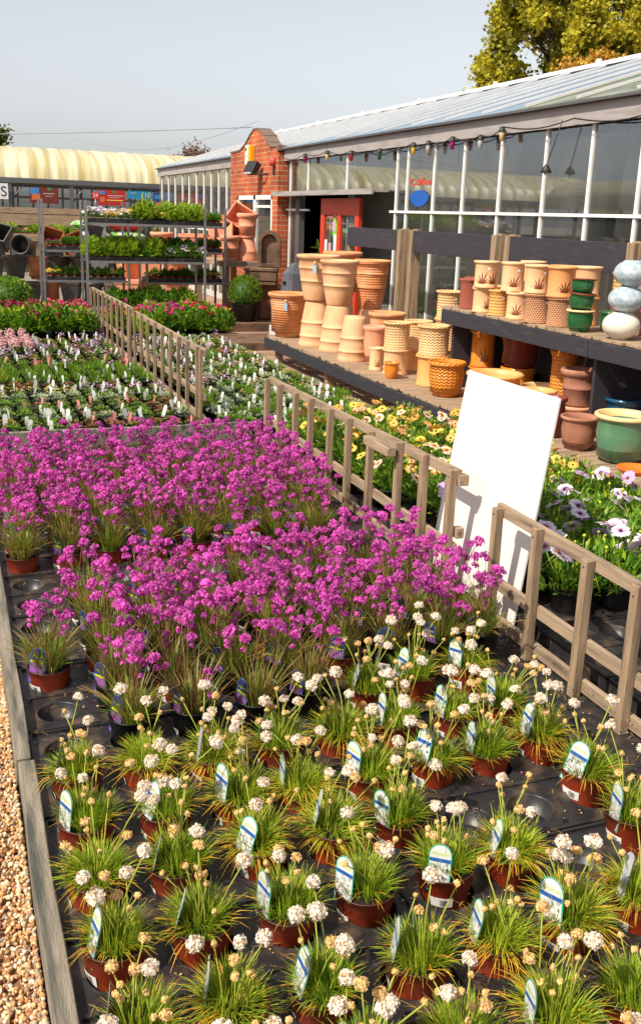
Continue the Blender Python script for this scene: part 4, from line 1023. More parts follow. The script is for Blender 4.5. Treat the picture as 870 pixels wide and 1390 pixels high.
def purple_flower(seed, r, H):
    rd = random.Random(seed); mb = MB(); lx, ly = rd.uniform(-.06, .06), rd.uniform(-.06, .06)
    pts = [(lx*t*t, ly*t*t, H*t) for t in (0, .3, .6, .85, 1)]
    mb.tube(pts, .0018, 4, 0, .0012)
    for q in range(7):      # narrow stem leaves
        t = rd.uniform(.15, .8); p = Vector((lx*t*t, ly*t*t, H*t)); a = rd.random()*6.3
        mb.ribbon([p, p+Vector((math.cos(a)*.014, math.sin(a)*.014, .016)), p+Vector((math.cos(a)*.022, math.sin(a)*.022, .04))], .0028, 3 if rd.random() < .6 else 0)
    subs = [Vector((0, 0, r*.5))]+[Vector((math.cos(a)*r*.62, math.sin(a)*r*.62, rd.uniform(-.35, .3)*r)) for a in [rd.random()*.8+k*2*PI/5 for k in range(5)]]
    for k in range(rd.choice((0, 1, 2))): subs.append(Vector((rd.uniform(-.5, .5)*r, rd.uniform(-.5, .5)*r, -r*rd.uniform(1.4, 2.8))))
    c = Vector(pts[-1])
    for s_ in subs:
        for q in fib(17):
            if q.z < -.6: continue
            nrm = q+Vector((rd.uniform(-.7, .7), rd.uniform(-.7, .7), rd.uniform(-.4, .8)))
            mb.quad(c+s_+q*r*.42, nrm, r*rd.uniform(.2, .28), 1 if rd.random() < .74 else 2, rd.random()*2)
    return mb.mesh('flower', ['purple_stem', 'purple_flower', 'purple_dark', 'strap_leaf'])
PF = [purple_flower(200+i, R.uniform(.015, .024), R.uniform(.17, .3)) for i in range(20)]

def cam_rz(x, y): return math.atan2(x, y)

# ------------------------------------------------------------------ thrift pots
EMPTY = {(GX[5], 2.01), (GX[6], 2.01), (GX[6], 1.785)}
def pot_root(name, label, cat, x, y, z, group):
    return thing(name, label, cat, (x, y, z), 0, group)
THR = 'white thrift plants in red pots'
def thrift(x, y, i, j, rich=1.):
    lab = f"white thrift in red pot, {ORD[j]} row from front, {ORD[i]} from the gravel"
    o = pot_root('potted_thrift', lab, 'potted plant', x, y, .012, THR)
    o.rotation_euler = (R.uniform(-.05, .05), R.uniform(-.05, .05), 0)
    inst(RP, 'pot', o, rot=R.uniform(0, 6)); inst(SOIL, 'compost', o, (0, 0, .098))
    inst(TUFT[R.randrange(10)], 'foliage', o, (R.uniform(-.008, .008), R.uniform(-.008, .008), .098), (R.uniform(-.15, .15), R.uniform(-.15, .15), R.uniform(0, 6)), (R.uniform(.95, 1.14),)*2+(R.uniform(1.0, 1.4),))
    fa = PI+R.uniform(-.4, .3)     # side on which label and sticker stand
    if R.random() < .06: fa = PI+.8
    inst(STK, 'price_sticker', o, (0, 0, .004), fa+R.uniform(.0, .3))
    if R.random() < .86:
        lx, ly = .055*math.cos(fa), .055*math.sin(fa)
        mm = LBT if R.random() < .97 else LBW
        inst(mm, 'plant_label', o, (lx*1.12, ly*1.12, .078), (R.uniform(-.3, -.05), R.uniform(-.12, .12), fa+PI/2+R.uniform(-.25, .3)), R.uniform(.95, 1.08))
    def put(lst, n, nm):
        for _ in range(n):
            a = R.random()*6.3; q = .035*math.sqrt(R.random()); tl = R.uniform(.02, .34)
            inst(lst[R.randrange(len(lst))], nm, o, (q*math.cos(a), q*math.sin(a), .098), (tl*math.sin(a)*-1, tl*math.cos(a), R.random()*6), R.uniform(.88, 1.12))
    put(FL, R.choice((1, 2, 3, 4) if j < 5 else (2, 3, 4, 5)), 'flower'); put(FC, R.choice((1, 2, 3)), 'flower'); put(FB, R.choice((5, 6, 7, 9)), 'bud')
thrift_cells = []
for j, y in enumerate(rowsY[:8]):
    for i, x in enumerate(GX):
        if (x, y) in EMPTY: continue
        if j == 7 and i < 5: continue
        yy = y
        if i == 7: yy = {1.785: 1.82}.get(y, y+.03)
        thrift(x+R.uniform(-.012, .012), yy+R.uniform(-.012, .012), i, j)

# ------------------------------------------------------------------ fallen petals, dead leaves and crumbs of compost on the trays
rd = random.Random(77); mb = MB()
for i in range(5200):
    x, y = rd.uniform(.16, 1.98), 1.0+rd.random()**1.3*5.6
    if rd.random() < .12: x = 1.76+rd.random()*.28
    k = rd.choices(range(4), [5, 2, 2 if y > 2.5 else .4, 2])[0]
    if k == 0: mb.ball((x, y, .066), rd.uniform(.0015, .004), 4, 2, 0, .6)
    elif k == 3: a = rd.random()*6.3; L = rd.uniform(.015, .04); mb.ribbon([(x, y, .067), (x+L*math.cos(a)*.5, y+L*math.sin(a)*.5, .073), (x+L*math.cos(a), y+L*math.sin(a), .068)], .0028, 3)
    else: mb.quad((x, y, .067), (rd.uniform(-.5, .5), rd.uniform(-.5, .5), 1), rd.uniform(.002, .004), k, rd.random())
stuff(mb.build('fallen_petals', ['compost', 'thrift_cream', 'purple_flower', 'straw_leaf']))

# ------------------------------------------------------------------ purple pots
PUR = 'purple flowering plants in round pots'
def purple(x, y, i, j, front, pot_red, n, short=False, strap=None):
    lab = f"purple flowering plant {'before' if front else 'behind'} the tray gap, {ORD[j]} row, {ORD[i]} from the gravel"
    o = pot_root('purple_potted_plant', lab, 'potted plant', x, y, .012, PUR)
    inst(RP if pot_red else BP, 'pot', o, rot=R.uniform(0, 6)); inst(SOIL, 'compost', o, (0, 0, .1))
    st = STRAP if (strap if strap is not None else R.random() < .5) else STRAPN
    inst(st[R.randrange(4)], 'foliage', o, (0, 0, .1), R.uniform(0, 6), (R.uniform(.9, 1.15),)*2+(R.uniform(.85, 1.15),))
    if st is STRAP: inst(STRAPN[R.randrange(4)], 'foliage', o, (0, 0, .1), R.uniform(0, 6))
    fa = PI+R.uniform(-.2, .9)
    if R.random() < .7: inst(LBP, 'plant_label', o, (.058*math.cos(fa), .058*math.sin(fa), .07), (R.uniform(-.2, 0), R.uniform(-.1, .1), fa+PI/2+R.uniform(-.2, .5)), 1.)
    if R.random() < .5: inst(STK, 'price_sticker', o, (0, 0, .004), fa)
    for _ in range(n):
        a = R.random()*6.3; q = .045*math.sqrt(R.random()); tl = R.uniform(.0, .42)
        s_ = R.uniform(.85, 1.15)*(.92 if short else 1)
        inst(PF[R.randrange(20)], 'flower', o, (q*math.cos(a), q*math.sin(a), .1), (tl*math.sin(a)*-1, tl*math.cos(a), R.random()*6), s_)
fr = rowsY[7:]
for j, y in enumerate(fr):
    for i, x in enumerate(GX+[1.83]):
        if j == 0 and (i == 0 or i >= 5): continue
        if i == 0 and j != 2: continue
        if i == 8 and j < 1: continue
        dens = 7 if j == 0 else (9 if i < 2 else 14)
        purple(x+R.uniform(-.015, .015), y+R.uniform(-.015, .015)-(.04 if (i, j) == (0, 2) else 0), i, j, True, (i == 0) or R.random() < .35, dens, strap=(i == 0) or None)
for j, y in enumerate(rows2):
    for i, x in enumerate(GX+[1.83]):
        if i == 8 and j < 2: continue
        purple(x+R.uniform(-.015, .015), y+R.uniform(-.015, .015), i, j, False, j < 2 or R.random() < .6, 13 if j == 0 else 14, strap=(j < 2) or None)

# ================================================================== ALPINES
def mound(seed, n, r, h, ls, mats, upright=.3, wl=.35, flowers=0, fr_=.004, fup=.01):
    rd = random.Random(seed); mb = MB()
    for i in range(n):
        a = rd.random()*2*PI; q = math.sqrt(rd.random()); z = h*(1-q*q*.75)*rd.uniform(.55, 1.)
        p = Vector((r*q*math.cos(a), r*q*math.sin(a), z))
        d = Vector((math.cos(a)*(q+.2), math.sin(a)*(q+.2), upright+rd.uniform(-.2, .6)))
        mb.leaf(p, d, Vector((rd.uniform(-.4, .4), rd.uniform(-.4, .4), 1)), ls*rd.uniform(.7, 1.3), ls*wl*rd.uniform(.8, 1.2), rd.choices(range(len(mats)-(1 if flowers else 0)), [3, 1.3, .7][:len(mats)-(1 if flowers else 0)])[0])
    for i in range(flowers):
        a = rd.random()*2*PI; q = math.sqrt(rd.random()); z = h*(1.05-q*q*.7)+fup*rd.uniform(.3, 1)
        for e in range(3): mb.quad((r*q*math.cos(a)+rd.uniform(-.5, .5)*fr_, r*q*math.sin(a)+rd.uniform(-.5, .5)*fr_, z), (rd.uniform(-.8, .8), rd.uniform(-.8, .8), 1), fr_, len(mats)-1, rd.random()*2)
    return mb.mesh('foliage', list(mats))
APOT = (lambda mb: (mb.lathe([(0, 0), (.034, 0), (.043, .07), (.046, .071), (.046, .078), (.041, .078), (.04, .068), (0, .066)], 14), mb.mesh('pot', 'black_pot'))[1])(MB())
def stick_label(mt, w=.017, h=.085):
    mb = MB(); mb.poly([(x, -.0006, z) for x, z in arch_pts(w, h, 5)]); mb.poly([(x, .0006, z) for x, z in arch_pts(w, h, 5)][::-1])
    return mb.mesh('plant_label', mt)
SLW, SLP, SLG = stick_label('label_white', .02), stick_label('label_pink', .022, .09), stick_label('label_grey', .02, .08)
SLWB = stick_label('label_white', .028, .09)
AL = {
 'rust': (['sempervivum_plant', 'reddish brown rosette plant'], [mound(300+i, 90, .05, .03, .022, ('leaf_rust', 'leaf_green', 'leaf_rust'), .5, .5) for i in range(3)]),
 'green': (['saxifrage_plant', 'green cushion plant'], [mound(310+i, 130, .058, .045, .018, ('leaf_green', 'leaf_lime', 'leaf_dark'), .5) for i in range(3)]),
 'grey': (['silver_alpine_plant', 'grey green cushion plant'], [mound(320+i, 130, .058, .05, .02, ('leaf_grey', 'leaf_green', 'leaf_grey'), .6, .3) for i in range(3)]),
 'grass': (['grassy_alpine_plant', 'upright grassy green plant'], [mound(330+i, 120, .05, .05, .045, ('leaf_green', 'leaf_lime', 'leaf_dark'), 2.2, .12, 0) for i in range(3)]),
 'whitef': (['white_flowered_alpine', 'cushion plant with white flowers'], [mound(340+i, 90, .055, .04, .018, ('leaf_green', 'leaf_lime', 'leaf_grey', 'thrift_cream'), .5, .35, 16, .007, .02) for i in range(3)]),
 'lilac': (['lilac_flowered_alpine', 'cushion plant with lilac pink flowers'], [mound(350+i, 90, .055, .04, .018, ('leaf_green', 'leaf_rust', 'leaf_dark', 'petal_lilac'), .6, .35, 12, .009, .05) for i in range(3)]),
 'yellow': (['yellow_green_plant', 'yellow green upright leafed plant'], [mound(360+i, 60, .05, .05, .07, ('leaf_lime', 'leaf_green', 'leaf_gold'), 2., .2) for i in range(3)]),
 'pink': (['pink_flowered_plant', 'taller plant with pale pink flowers'], [mound(370+i, 80, .055, .06, .03, ('leaf_green', 'leaf_rust', 'leaf_dark', 'petal_pale_pink'), 1., .3, 40, .01, .09) for i in range(3)]),
}
STRAY = (lambda mb: ([mb.b2(0, .56, a, b, 0, .045) for a, b in ((0, .006), (.354, .36))], [mb.b2(a, b, 0, .36, 0, .0445) for a, b in ((0, .006), (.554, .56))],
      mb.b2(0, .56, 0, .36, 0, .012), mb.mesh('seed_tray', 'tray_plastic'))[3])(MB())
def alpine(kind, x, y, lab, side, sc=1., plab=.7, lmesh=None):
    nm, ds_ = AL[kind][0]; v = AL[kind][1]
    o = pot_root(nm, f"{ds_} {lab}", 'potted plant', x, y, .02, f'alpine plants in small black pots, {side} bed')
    inst(APOT, 'pot', o); inst(v[R.randrange(3)], 'foliage', o, (0, 0, .068), R.random()*6, (sc*R.uniform(.85, 1.15),)*2+(sc*R.uniform(.75, 1.2),))
    if R.random() < plab:
        a = R.uniform(PI*.9, PI*1.6); lm = lmesh or SLW
        inst(lm, 'plant_label', o, (.034*math.cos(a), .034*math.sin(a), .055), (R.uniform(-.3, .15), R.uniform(-.25, .25), R.uniform(-1.2, .1)), R.uniform(.95, 1.35))
def rowkind_left(j, i):
    y = j
    if y < 2: return ('green' if i < 4 else 'rust') if R.random() < .85 else 'rust'
    if y < 5: return R.choice(('green', 'green', 'rust', 'grey'))
    if y < 7: return R.choice(('rust', 'green', 'green'))
    if y < 9: return R.choice(('grey', 'grey', 'green'))
    if y < 11: return ('lilac' if i > 5 else 'whitef') if R.random() < .7 else 'green'
    if y < 13: return 'rust' if R.random() < .5 else 'green'
    if y < 18: return 'yellow' if (i < 2 and y < 16) else 'grass'
    if y < 24: return R.choice(('rust', 'green', 'lilac', 'green'))
    return 'pink' if i < 5 else R.choice(('rust', 'green', 'lilac'))
j = 0; y = 7.08
while y < 12.2:
    for i in range(11):
        if R.random() < .04: continue
        x = .22+i*.148; k = rowkind_left(j, i)
        lm = SLP if (j < 2 and i > 4) or (j in (5, 6, 18, 19, 20) and R.random() < .7) else (SLWB if j < 3 else (SLG if R.random() < .15 else SLW))
        alpine(k, x+R.uniform(-.02, .02), y+R.uniform(-.02, .02), f"left bed, {ORD[j]} row, {ORD[i]} from gravel", 'left', 1.1, .62, lm)
    j += 1; y += .15 if y < 9 else .175
JL = j
for a in range(3):
    for b in range(15):
        o = inst(STRAY, 'seed_tray', None, (.14+a*.562, 6.99+b*.364, .006)); tag(o, f"shallow black tray, {ORD[b]} back and {ORD[a]} from the gravel in the alpine bed", 'tray', 'shallow trays of the left alpine bed')
def rowkind_right(j, i):
    if j < 2: return 'green'
    if j in (2, 3, 4, 5): return R.choice(('green', 'grey', 'grass'))
    if j < 12: return R.choice(('grey', 'grey', 'green', 'grass', 'grey', 'green', 'grass', 'whitef'))
    if j < 16: return R.choice(('lilac', 'green', 'grey', 'pink', 'rust') if i < 4 else ('whitef', 'green', 'grey', 'green'))
    return R.choice(('whitef', 'green', 'grey', 'green', 'lilac', 'rust', 'grass'))
j = 0; y = 6.72
while y < 12.3:
    for i in range(9):
        if R.random() < .05: continue
        if j < 3 and y < 7.0 and i < 2: continue
        x = 1.98+i*.152
        if x < 2.2 and y < 7.0: continue
        alpine(rowkind_right(j, i), x+R.uniform(-.02, .02), y+R.uniform(-.02, .02), f"right bed, {ORD[j]} row, {ORD[i]} from fence", 'right', 1.15, .6, SLWB if R.random() < .5 else SLW)
    j += 1; y += .15 if y < 9 else .18
for a in range(2):
    for b in range(15):
        o = inst(STRAY, 'seed_tray', None, (2.0+a*.6+(.1 if a else 0), 7.0+b*.364, .006)); tag(o, f"shallow black tray, {ORD[b]} back, {('by the fence', 'by the path')[a]} in the right alpine bed", 'tray', 'shallow trays of the right alpine bed')

# ================================================================== DAISIES (osteospermum) right of the fence
def bush(seed, n, r, h0, h1, ls, mats, wl=.34, w=(3, 1.3, .8)):
    rd = random.Random(seed); mb = MB()
    for i in range(n):
        a = rd.random()*2*PI; u = rd.random(); q = rd.random()**.45; ph = math.acos(u)
        p = Vector((r*q*math.sin(ph)*math.cos(a), r*q*math.sin(ph)*math.sin(a), h0+(h1-h0)*q*math.cos(ph)))
        d = Vector((p.x/r, p.y/r, .6+rd.uniform(-.5, .7)))+Vector((rd.uniform(-.4, .4), rd.uniform(-.4, .4), 0))
        mb.leaf(p, d, Vector((rd.uniform(-.6, .6), rd.uniform(-.6, .6), 1)), ls*rd.uniform(.7, 1.3), ls*wl*rd.uniform(.8, 1.2), rd.choices(range(len(mats)), w[:len(mats)])[0])
    for i in range(10):
        a = rd.random()*2*PI; mb.tube([(0, 0, 0), (r*.3*math.cos(a), r*.3*math.sin(a), h0+.02), (r*.7*math.cos(a), r*.7*math.sin(a), h1*.8)], .003, 4, 0)
    return mb.mesh('foliage', list(mats))
DB = [bush(400+i, 420, .15, .04, .24, .045, ('leaf_green', 'leaf_lime', 'leaf_dark')) for i in range(4)]
def daisy(seed, pm, cm, r=.036, back=None):
    rd = random.Random(seed); mb = MB(); n = rd.randrange(15, 19)
    mb.tube([(0, 0, -.1), (0, 0, -.004)], .0018, 4, 2)
    for i in range(n):
        a = 2*PI*i/n+rd.uniform(-.07, .07); c = Vector((math.cos(a), math.sin(a), 0)); s_ = Vector((-math.sin(a), math.cos(a), 0)); L = r*rd.uniform(.9, 1.08); w = r*.2; dz = rd.uniform(-.1, .12)
        k = len(mb.v)
        for t, ww, z in ((.18, .4, 0), (.5, 1, .04), (.82, .95, .04), (1, .3, .0)):
            p = c*L*t+Vector((0, 0, (z+dz*t)*r)); mb.v.append(tuple(p-s_*w*ww)); mb.v.append(tuple(p+s_*w*ww))
        for q in range(3): mb.face([k+2*q, k+2*q+1, k+2*q+3, k+2*q+2], 3 if (q == 0 and back) else 0, True)
    mb.lathe([(r*.24, 0), (r*.22, r*.1), (r*.1, r*.15), (0.0001, r*.14)], 10, 1)
    return mb.mesh('flower', [pm, cm, 'stem_green', back or pm])
DF = {'white': [daisy(1, 'petal_white', 'disc_dark', .038, 'petal_lilac'), daisy(2, 'petal_white', 'disc_brown', .04, 'petal_lilac')],
      'lilac': [daisy(3, 'petal_lilac', 'disc_brown', .044), daisy(4, 'petal_white', 'disc_brown', .042, 'petal_lilac')],
      'violet': [daisy(5, 'petal_violet', 'disc_dark', .04)],
      'yellow': [daisy(6, 'petal_yellow', 'disc_dark', .033), daisy(7, 'petal_orange', 'disc_dark', .033, 'petal_yellow')],
      'peach': [daisy(8, 'petal_peach', 'disc_brown', .036, 'petal_orange'), daisy(9, 'petal_orange', 'disc_brown', .034, 'petal_peach')]}
DPOT = small_pot('black_pot', .085, .065, .15)
YB = (lambda mb: (mb.tube([(0, 0, -.08), (0, 0, 0)], .0016, 4, 0), mb.ball((0, 0, .006), .008, 7, 5, 1), mb.mesh('bud', ['stem_green', 'label_lime']))[2])(MB())
j = 0; y = 2.25
while y < 6.45:
    for i in range(5):
        x = 2.42+i*.215
        if y < 3.1 and i < 2: continue
        if y < 2.6 and i < 3: continue
        if y > 4.6 and i == 0: x = 2.32
        if y > 5.9 and i > 3: continue
        if y < 4.3: kinds = R.choice((['white', 'lilac'], ['white'], ['lilac', 'white'], ['white', 'lilac'], ['white', 'lilac', 'white', 'violet']))
        else: kinds = R.choice((['yellow'], ['yellow', 'peach'], ['peach'], ['yellow'], ['lilac', 'peach'] if y < 5.3 else ['peach', 'yellow']))
        cn = {'white': 'white', 'lilac': 'lilac', 'violet': 'violet', 'yellow': 'yellow orange', 'peach': 'peach'}[kinds[0]]
        o = pot_root('daisy_plant', f"{cn} daisy plant, {ORD[j]} row back, {ORD[i]} to the right of the fence", 'potted plant', x+R.uniform(-.02, .02), y+R.uniform(-.02, .02), .01, 'daisy plants in black pots behind the fence')
        inst(DPOT, 'pot', o); inst(SOIL, 'compost', o, (0, 0, .13), 0, 1.2)
        inst(DB[R.randrange(4)], 'foliage', o, (0, 0, .1), R.random()*6, (R.uniform(.95, 1.15),)*2+(R.uniform(.85, 1.1),))
        for _ in range(R.choice((2, 3, 4) if y < 4.3 else (5, 6, 7, 8))):
            a = R.random()*6.3; q = R.random()**.5; px_, py_ = .14*q*math.cos(a), .14*q*math.sin(a); z = .1+.255*math.sqrt(1-.6*q*q)
            k = R.choice(kinds); mlist = DF[k]
            inst(mlist[R.randrange(len(mlist))], 'flower', o, (px_, py_, z+R.uniform(0, .03)), (.4+R.uniform(-.35, .35)-py_*1.5, -.4+px_*1.5+R.uniform(-.3, .3), R.random()*6), R.uniform(.85, 1.12)*(1.2 if y < 4.3 else 1))
        for _ in range(2):
            a = R.random()*6.3; inst(YB, 'bud', o, (.1*math.cos(a), .1*math.sin(a), .34+R.uniform(-.02, .02)), 0, R.uniform(.8, 1.3))
    j += 1; y += .235
for b in range(8):
    o = inst(TR, 'pot_tray', None, (2.16, 1.2+b*.47, .006), 0); tag(o, f"black pot tray right of the fence, {ORD[b]} from the front", 'pot tray', 'black trays right of the fence')

# ================================================================== PELARGONIUMS
GBs = [bush(500+i, 330, .17, .04, .3, .06, ('leaf_green', 'leaf_lime', 'leaf_dark'), .8) for i in range(3)]
GGOLD = bush(510, 420, .17, .04, .3, .022, ('leaf_gold', 'leaf_lime', 'leaf_gold'), .6)
GLIME = bush(511, 300, .17, .03, .22, .06, ('leaf_lime', 'leaf_green', 'leaf_lime'), .5)
def cluster(seed, m, r=.035):
    rd = random.Random(seed); mb = MB()
    for k in range(5):
        c = Vector((rd.uniform(-.6, .6)*r, rd.uniform(-.6, .6)*r, rd.uniform(-.3, .4)*r))
        for q in fib(12):
            if q.z > -.4: mb.quad(c+q*r*.45, q+Vector((rd.uniform(-.5, .5), rd.uniform(-.5, .5), rd.uniform(-.5, .5))), r*.28, 0, rd.random())
    mb.tube([(0, 0, -.08), (0, 0, 0)], .002, 4, 1)
    return mb.mesh('flower', [m, 'stem_green'])
CL = {k: [cluster(600+i, k) for i in range(2)] for k in ('petal_red', 'petal_crimson', 'petal_pink', 'petal_magenta', 'petal_pale_pink')}
GP = small_pot('black_pot', .075, .056, .12)
def geranium(x, y, bushm, cols, n, label, cat='potted plant', group=None, sc=1.):
    o = pot_root('geranium_plant', label, cat, x, y, .01, group)
    inst(GP, 'pot', o); inst(bushm, 'foliage', o, (0, 0, .08), R.random()*6, sc*R.uniform(.95, 1.1))
    for _ in range(n):
        a = R.random()*6.3; q = R.random()**.6; c = R.choice(cols)
        inst(CL[c][R.randrange(2)], 'flower', o, (.15*q*math.cos(a)*sc, .15*q*math.sin(a)*sc, .09+.33*sc*math.sqrt(1-.5*q*q)), R.random()*6, R.uniform(.8, 1.2))
    return o
for j in range(4):
    for i in range(6):
        x = .25+i*.27; y = 12.55+j*.3
        if j == 0: cols, n, cn = ['petal_crimson', 'petal_crimson', 'petal_pink'], 2, 'leafy'
        elif i < 2: cols, n, cn = ['petal_red', 'petal_red', 'petal_crimson'], 10, 'red'
        elif i < 4: cols, n, cn = ['petal_crimson'], 11, 'crimson'
        else: cols, n, cn = ['petal_pink', 'petal_pink', 'petal_crimson'], 10, 'pink'
        geranium(x, y, GBs[R.randrange(3)], cols, n, f"{cn} geranium left of the far fence, {ORD[j]} row, {ORD[i]} from the gravel", group='geraniums left of the far fence', sc=1.1)
for j in range(4):
    for i in range(6):
        x = 2.05+i*.27; y = 12.6+j*.3
        if j == 0 and i < 1: continue
        if i < 2 and j > 1: b_, cols, n, cn = GGOLD, ['petal_magenta'], 1, 'golden leaved'
        elif i == 1 and j <= 1: b_, cols, n, cn = GLIME, ['petal_pink'], 1, 'lime leaved'
        elif i < 4: b_, cols, n, cn = GBs[R.randrange(3)], ['petal_magenta', 'petal_magenta', 'petal_pink'], 5, 'magenta'
        else: b_, cols, n, cn = GBs[R.randrange(3)], ['petal_pink', 'petal_pink', 'petal_red'], 3, 'pink'
        geranium(x, y, b_, cols, n, f"{cn} plant before the metal racks, {ORD[j]} row, {ORD[i]} from the fence", group='bedding plants before the metal racks', sc=1.05)
# two lower rows of pinkish plants behind alpines, far left
# clipped domes
def dome_mesh(seed, r, n, ls, mats):
    rd = random.Random(seed); mb = MB()
    for i in range(n):
        a = rd.random()*2*PI; u = rd.uniform(-.5, 1); q = math.sqrt(1-u*u); rr_ = r*rd.uniform(.88, 1.03)
        d = Vector((q*math.cos(a), q*math.sin(a), u)); p = d*rr_
        mb.leaf(p, d+Vector((rd.uniform(-.6, .6), rd.uniform(-.6, .6), rd.uniform(-.2, .8))), Vector((rd.uniform(-1, 1), rd.uniform(-1, 1), 1)), ls*rd.uniform(.7, 1.3), ls*.5, rd.randrange(len(mats)))
    mb.ball((0, 0, 0), r*.85, 12, 8, len(mats)-1)
    return mb.mesh('foliage', list(mats))
DM = dome_mesh(1, .24, 2600, .03, ('leaf_lime', 'leaf_green', 'leaf_dark'))
o = thing('clipped_shrub', 'round clipped green shrub in black pot below the brick wall', 'shrub', (4.06, 13.75, .14))
mb = MB(); mb.lathe([(0, 0), (.15, 0), (.18, .24), (.19, .25), (.17, .25), (0, .24)], 24); mb.build('pot', 'black_pot', o); inst(DM, 'foliage', o, (0, 0, .4))
o = thing('clipped_shrub', 'low wide lime green dome shrub at the far left', 'shrub', (.82, 15.1, 0))
mb = MB(); mb.lathe([(0, 0), (.2, 0), (.24, .3), (.22, .3), (0, .28)], 20); mb.build('pot', 'black_pot', o); inst(DM, 'foliage', o, (0, 0, .36), 1., (1.5, 1.5, 1.15))

# ================================================================== METAL RACKS
def rack(label, x0, x1, y0, y1, H, shelves, nm='metal_rack'):
    o = thing(nm, label, 'rack', (x0, y0, 0)); w_, d_ = x1-x0, y1-y0
    for px_, py_ in ((0, 0), (w_, 0), (0, d_), (w_, d_)):
        mb = MB(); mb.b2(px_-.016, px_+.016, py_-.012, py_+.012, .06, H); 
        mb.tube([(px_-.01, py_, .04), (px_+.01, py_, .04)], .04, 10); mb.build('post', 'galvanised', o)
    for z in shelves:
        mb = MB(); mb.b2(.02, w_-.02, .016, d_-.016, z-.006, z); mb.b2(.02, w_-.02, .0, .014, z-.025, z+.008); mb.b2(.02, w_-.02, d_-.014, d_, z-.025, z+.008); mb.build('shelf', 'galvanised', o, bevel=.002)
    return o
RM = (1.8, 3.43, 13.62, 14.15); rack('front galvanised rack of bedding plant trays', *RM, 1.76, (.3, .96, 1.46))
RL = (1.33, 2.55, 14.7, 15.2); rack('left rear galvanised rack of small red pots', *RL, 1.76, (.12, .62, 1.05))
RR = (2.72, 3.88, 14.2, 14.75); rack('right rear galvanised rack beside the terracotta stack', *RR, 1.72, (.26, .64, 1.08, 1.45))
FT = (lambda mb: (mb.b2(0, .56, 0, .006, 0, .06), mb.b2(0, .56, .394, .4, 0, .06), mb.b2(0, .006, .006, .394, 0, .0595), mb.b2(.554, .56, .006, .394, 0, .0595), mb.b2(0, .56, 0, .4, 0, .008), mb.mesh('carry_tray', 'tray_plastic'))[5])(MB())
FOL = {'lime': [bush(700+i, 190, .11, .0, .2, .075, ('leaf_lime', 'leaf_green', 'leaf_lime'), .6) for i in range(2)],
       'dark': [bush(710+i, 200, .1, .0, .17, .06, ('leaf_green', 'leaf_dark', 'leaf_green'), .6) for i in range(2)],
       'whitef': [mound(720+i, 110, .1, .1, .04, ('leaf_green', 'leaf_dark', 'leaf_grey', 'petal_white'), 1, .4, 36, .018, .05) for i in range(2)],
       'yellowf': [mound(730+i, 90, .1, .08, .04, ('leaf_green', 'leaf_dark', 'leaf_grey', 'petal_yellow'), 1, .4, 26, .016, .05) for i in range(2)],
       'pinkf': [mound(740+i, 90, .1, .08, .04, ('leaf_green', 'leaf_dark', 'leaf_grey', 'petal_magenta'), 1, .4, 12, .014, .05) for i in range(2)]}
SRP = small_pot('red_pot', .042, .033, .08)
SST = (lambda mb: (mb.poly([(.041*math.cos(t), .041*math.sin(t), .05) for t in (-.35, 0, .35)]+[(.037*math.cos(t), .037*math.sin(t), .02) for t in (.35, 0, -.35)]), mb.mesh('price_sticker', 'paper_white'))[1])(MB())
rk = {'n': 0}
def shelf_tray(x, y, z, kinds, desc, pots=False, cols=5):
    o = inst(FT, 'carry_tray', None, (x, y, z+.002)); tag(o, f"black carry tray {desc}", 'tray', 'black carry trays on the metal racks')
    for a in range(cols):
        for b in range(3 if not pots else 2):
            k = R.choice(kinds); sx = x+.06+a*(.44/(cols-1)); sy = y+.07+b*(.13 if not pots else .2)
            t = pot_root('bedding_plant', f"{ {'lime': 'lime green leafy', 'dark': 'green leafy', 'whitef': 'white flowered', 'yellowf': 'yellow flowered', 'pinkf': 'pink flowered'}[k]} bedding plant, {ORD[a]} across, {ORD[b]} deep, {desc}", 'potted plant', sx, sy, z+.011, 'bedding plants on the metal racks')
            if pots:
                inst(SRP, 'pot', t); inst(FOL[k][R.randrange(2)], 'foliage', t, (0, 0, .07), R.random()*6, .62)
                if b == 0: inst(SST, 'price_sticker', t, (0, 0, .005), -PI/2-.3)
            else:
                inst(GCELL, 'pot', t); inst(FOL[k][R.randrange(2)], 'foliage', t, (0, 0, .045), R.random()*6, R.uniform(.8, 1.25))
GCELL = (lambda mb: (mb.lathe([(0, 0), (.03, 0), (.038, .055), (0, .054)], 10), mb.mesh('pot', 'black_pot'))[1])(MB())
X0, Y0_ = RM[0]+.03, RM[2]+.06
for i, kd in enumerate((['whitef', 'yellowf'], ['lime', 'yellowf'], ['lime'])): shelf_tray(X0+i*.53, Y0_, 1.46, kd, ['front rack top left', 'front rack top middle', 'front rack top right'][i])
for i, kd in enumerate((['lime'], ['lime', 'dark'], ['dark', 'whitef'])): shelf_tray(X0+i*.53, Y0_, .96, kd, ['front rack middle left', 'front rack middle centre', 'front rack middle right'][i])
for i, kd in enumerate((['dark'], ['dark', 'lime'])): shelf_tray(X0+.3+i*.6, Y0_, .3, kd, ['front rack bottom left', 'front rack bottom right'][i], cols=4)
for s_, z in enumerate((1.05, .62)):
    for i in range(2): shelf_tray(RL[0]+.05+i*.57, RL[2]+.06, z, ['pinkf', 'dark', 'dark'] if s_ == 0 else ['dark', 'yellowf'], f"left rack {('upper', 'lower')[s_]} {('left', 'right')[i]}", True)
for s_, z in enumerate((1.45, 1.08, .64)):
    for i in range(2): shelf_tray(RR[0]+.01+i*.565, RR[2]+.06, z, [['dark'], ['dark', 'pinkf'], ['yellowf', 'dark']][s_], f"right rack {('top', 'middle', 'lower')[s_]} {('left', 'right')[i]}", True)
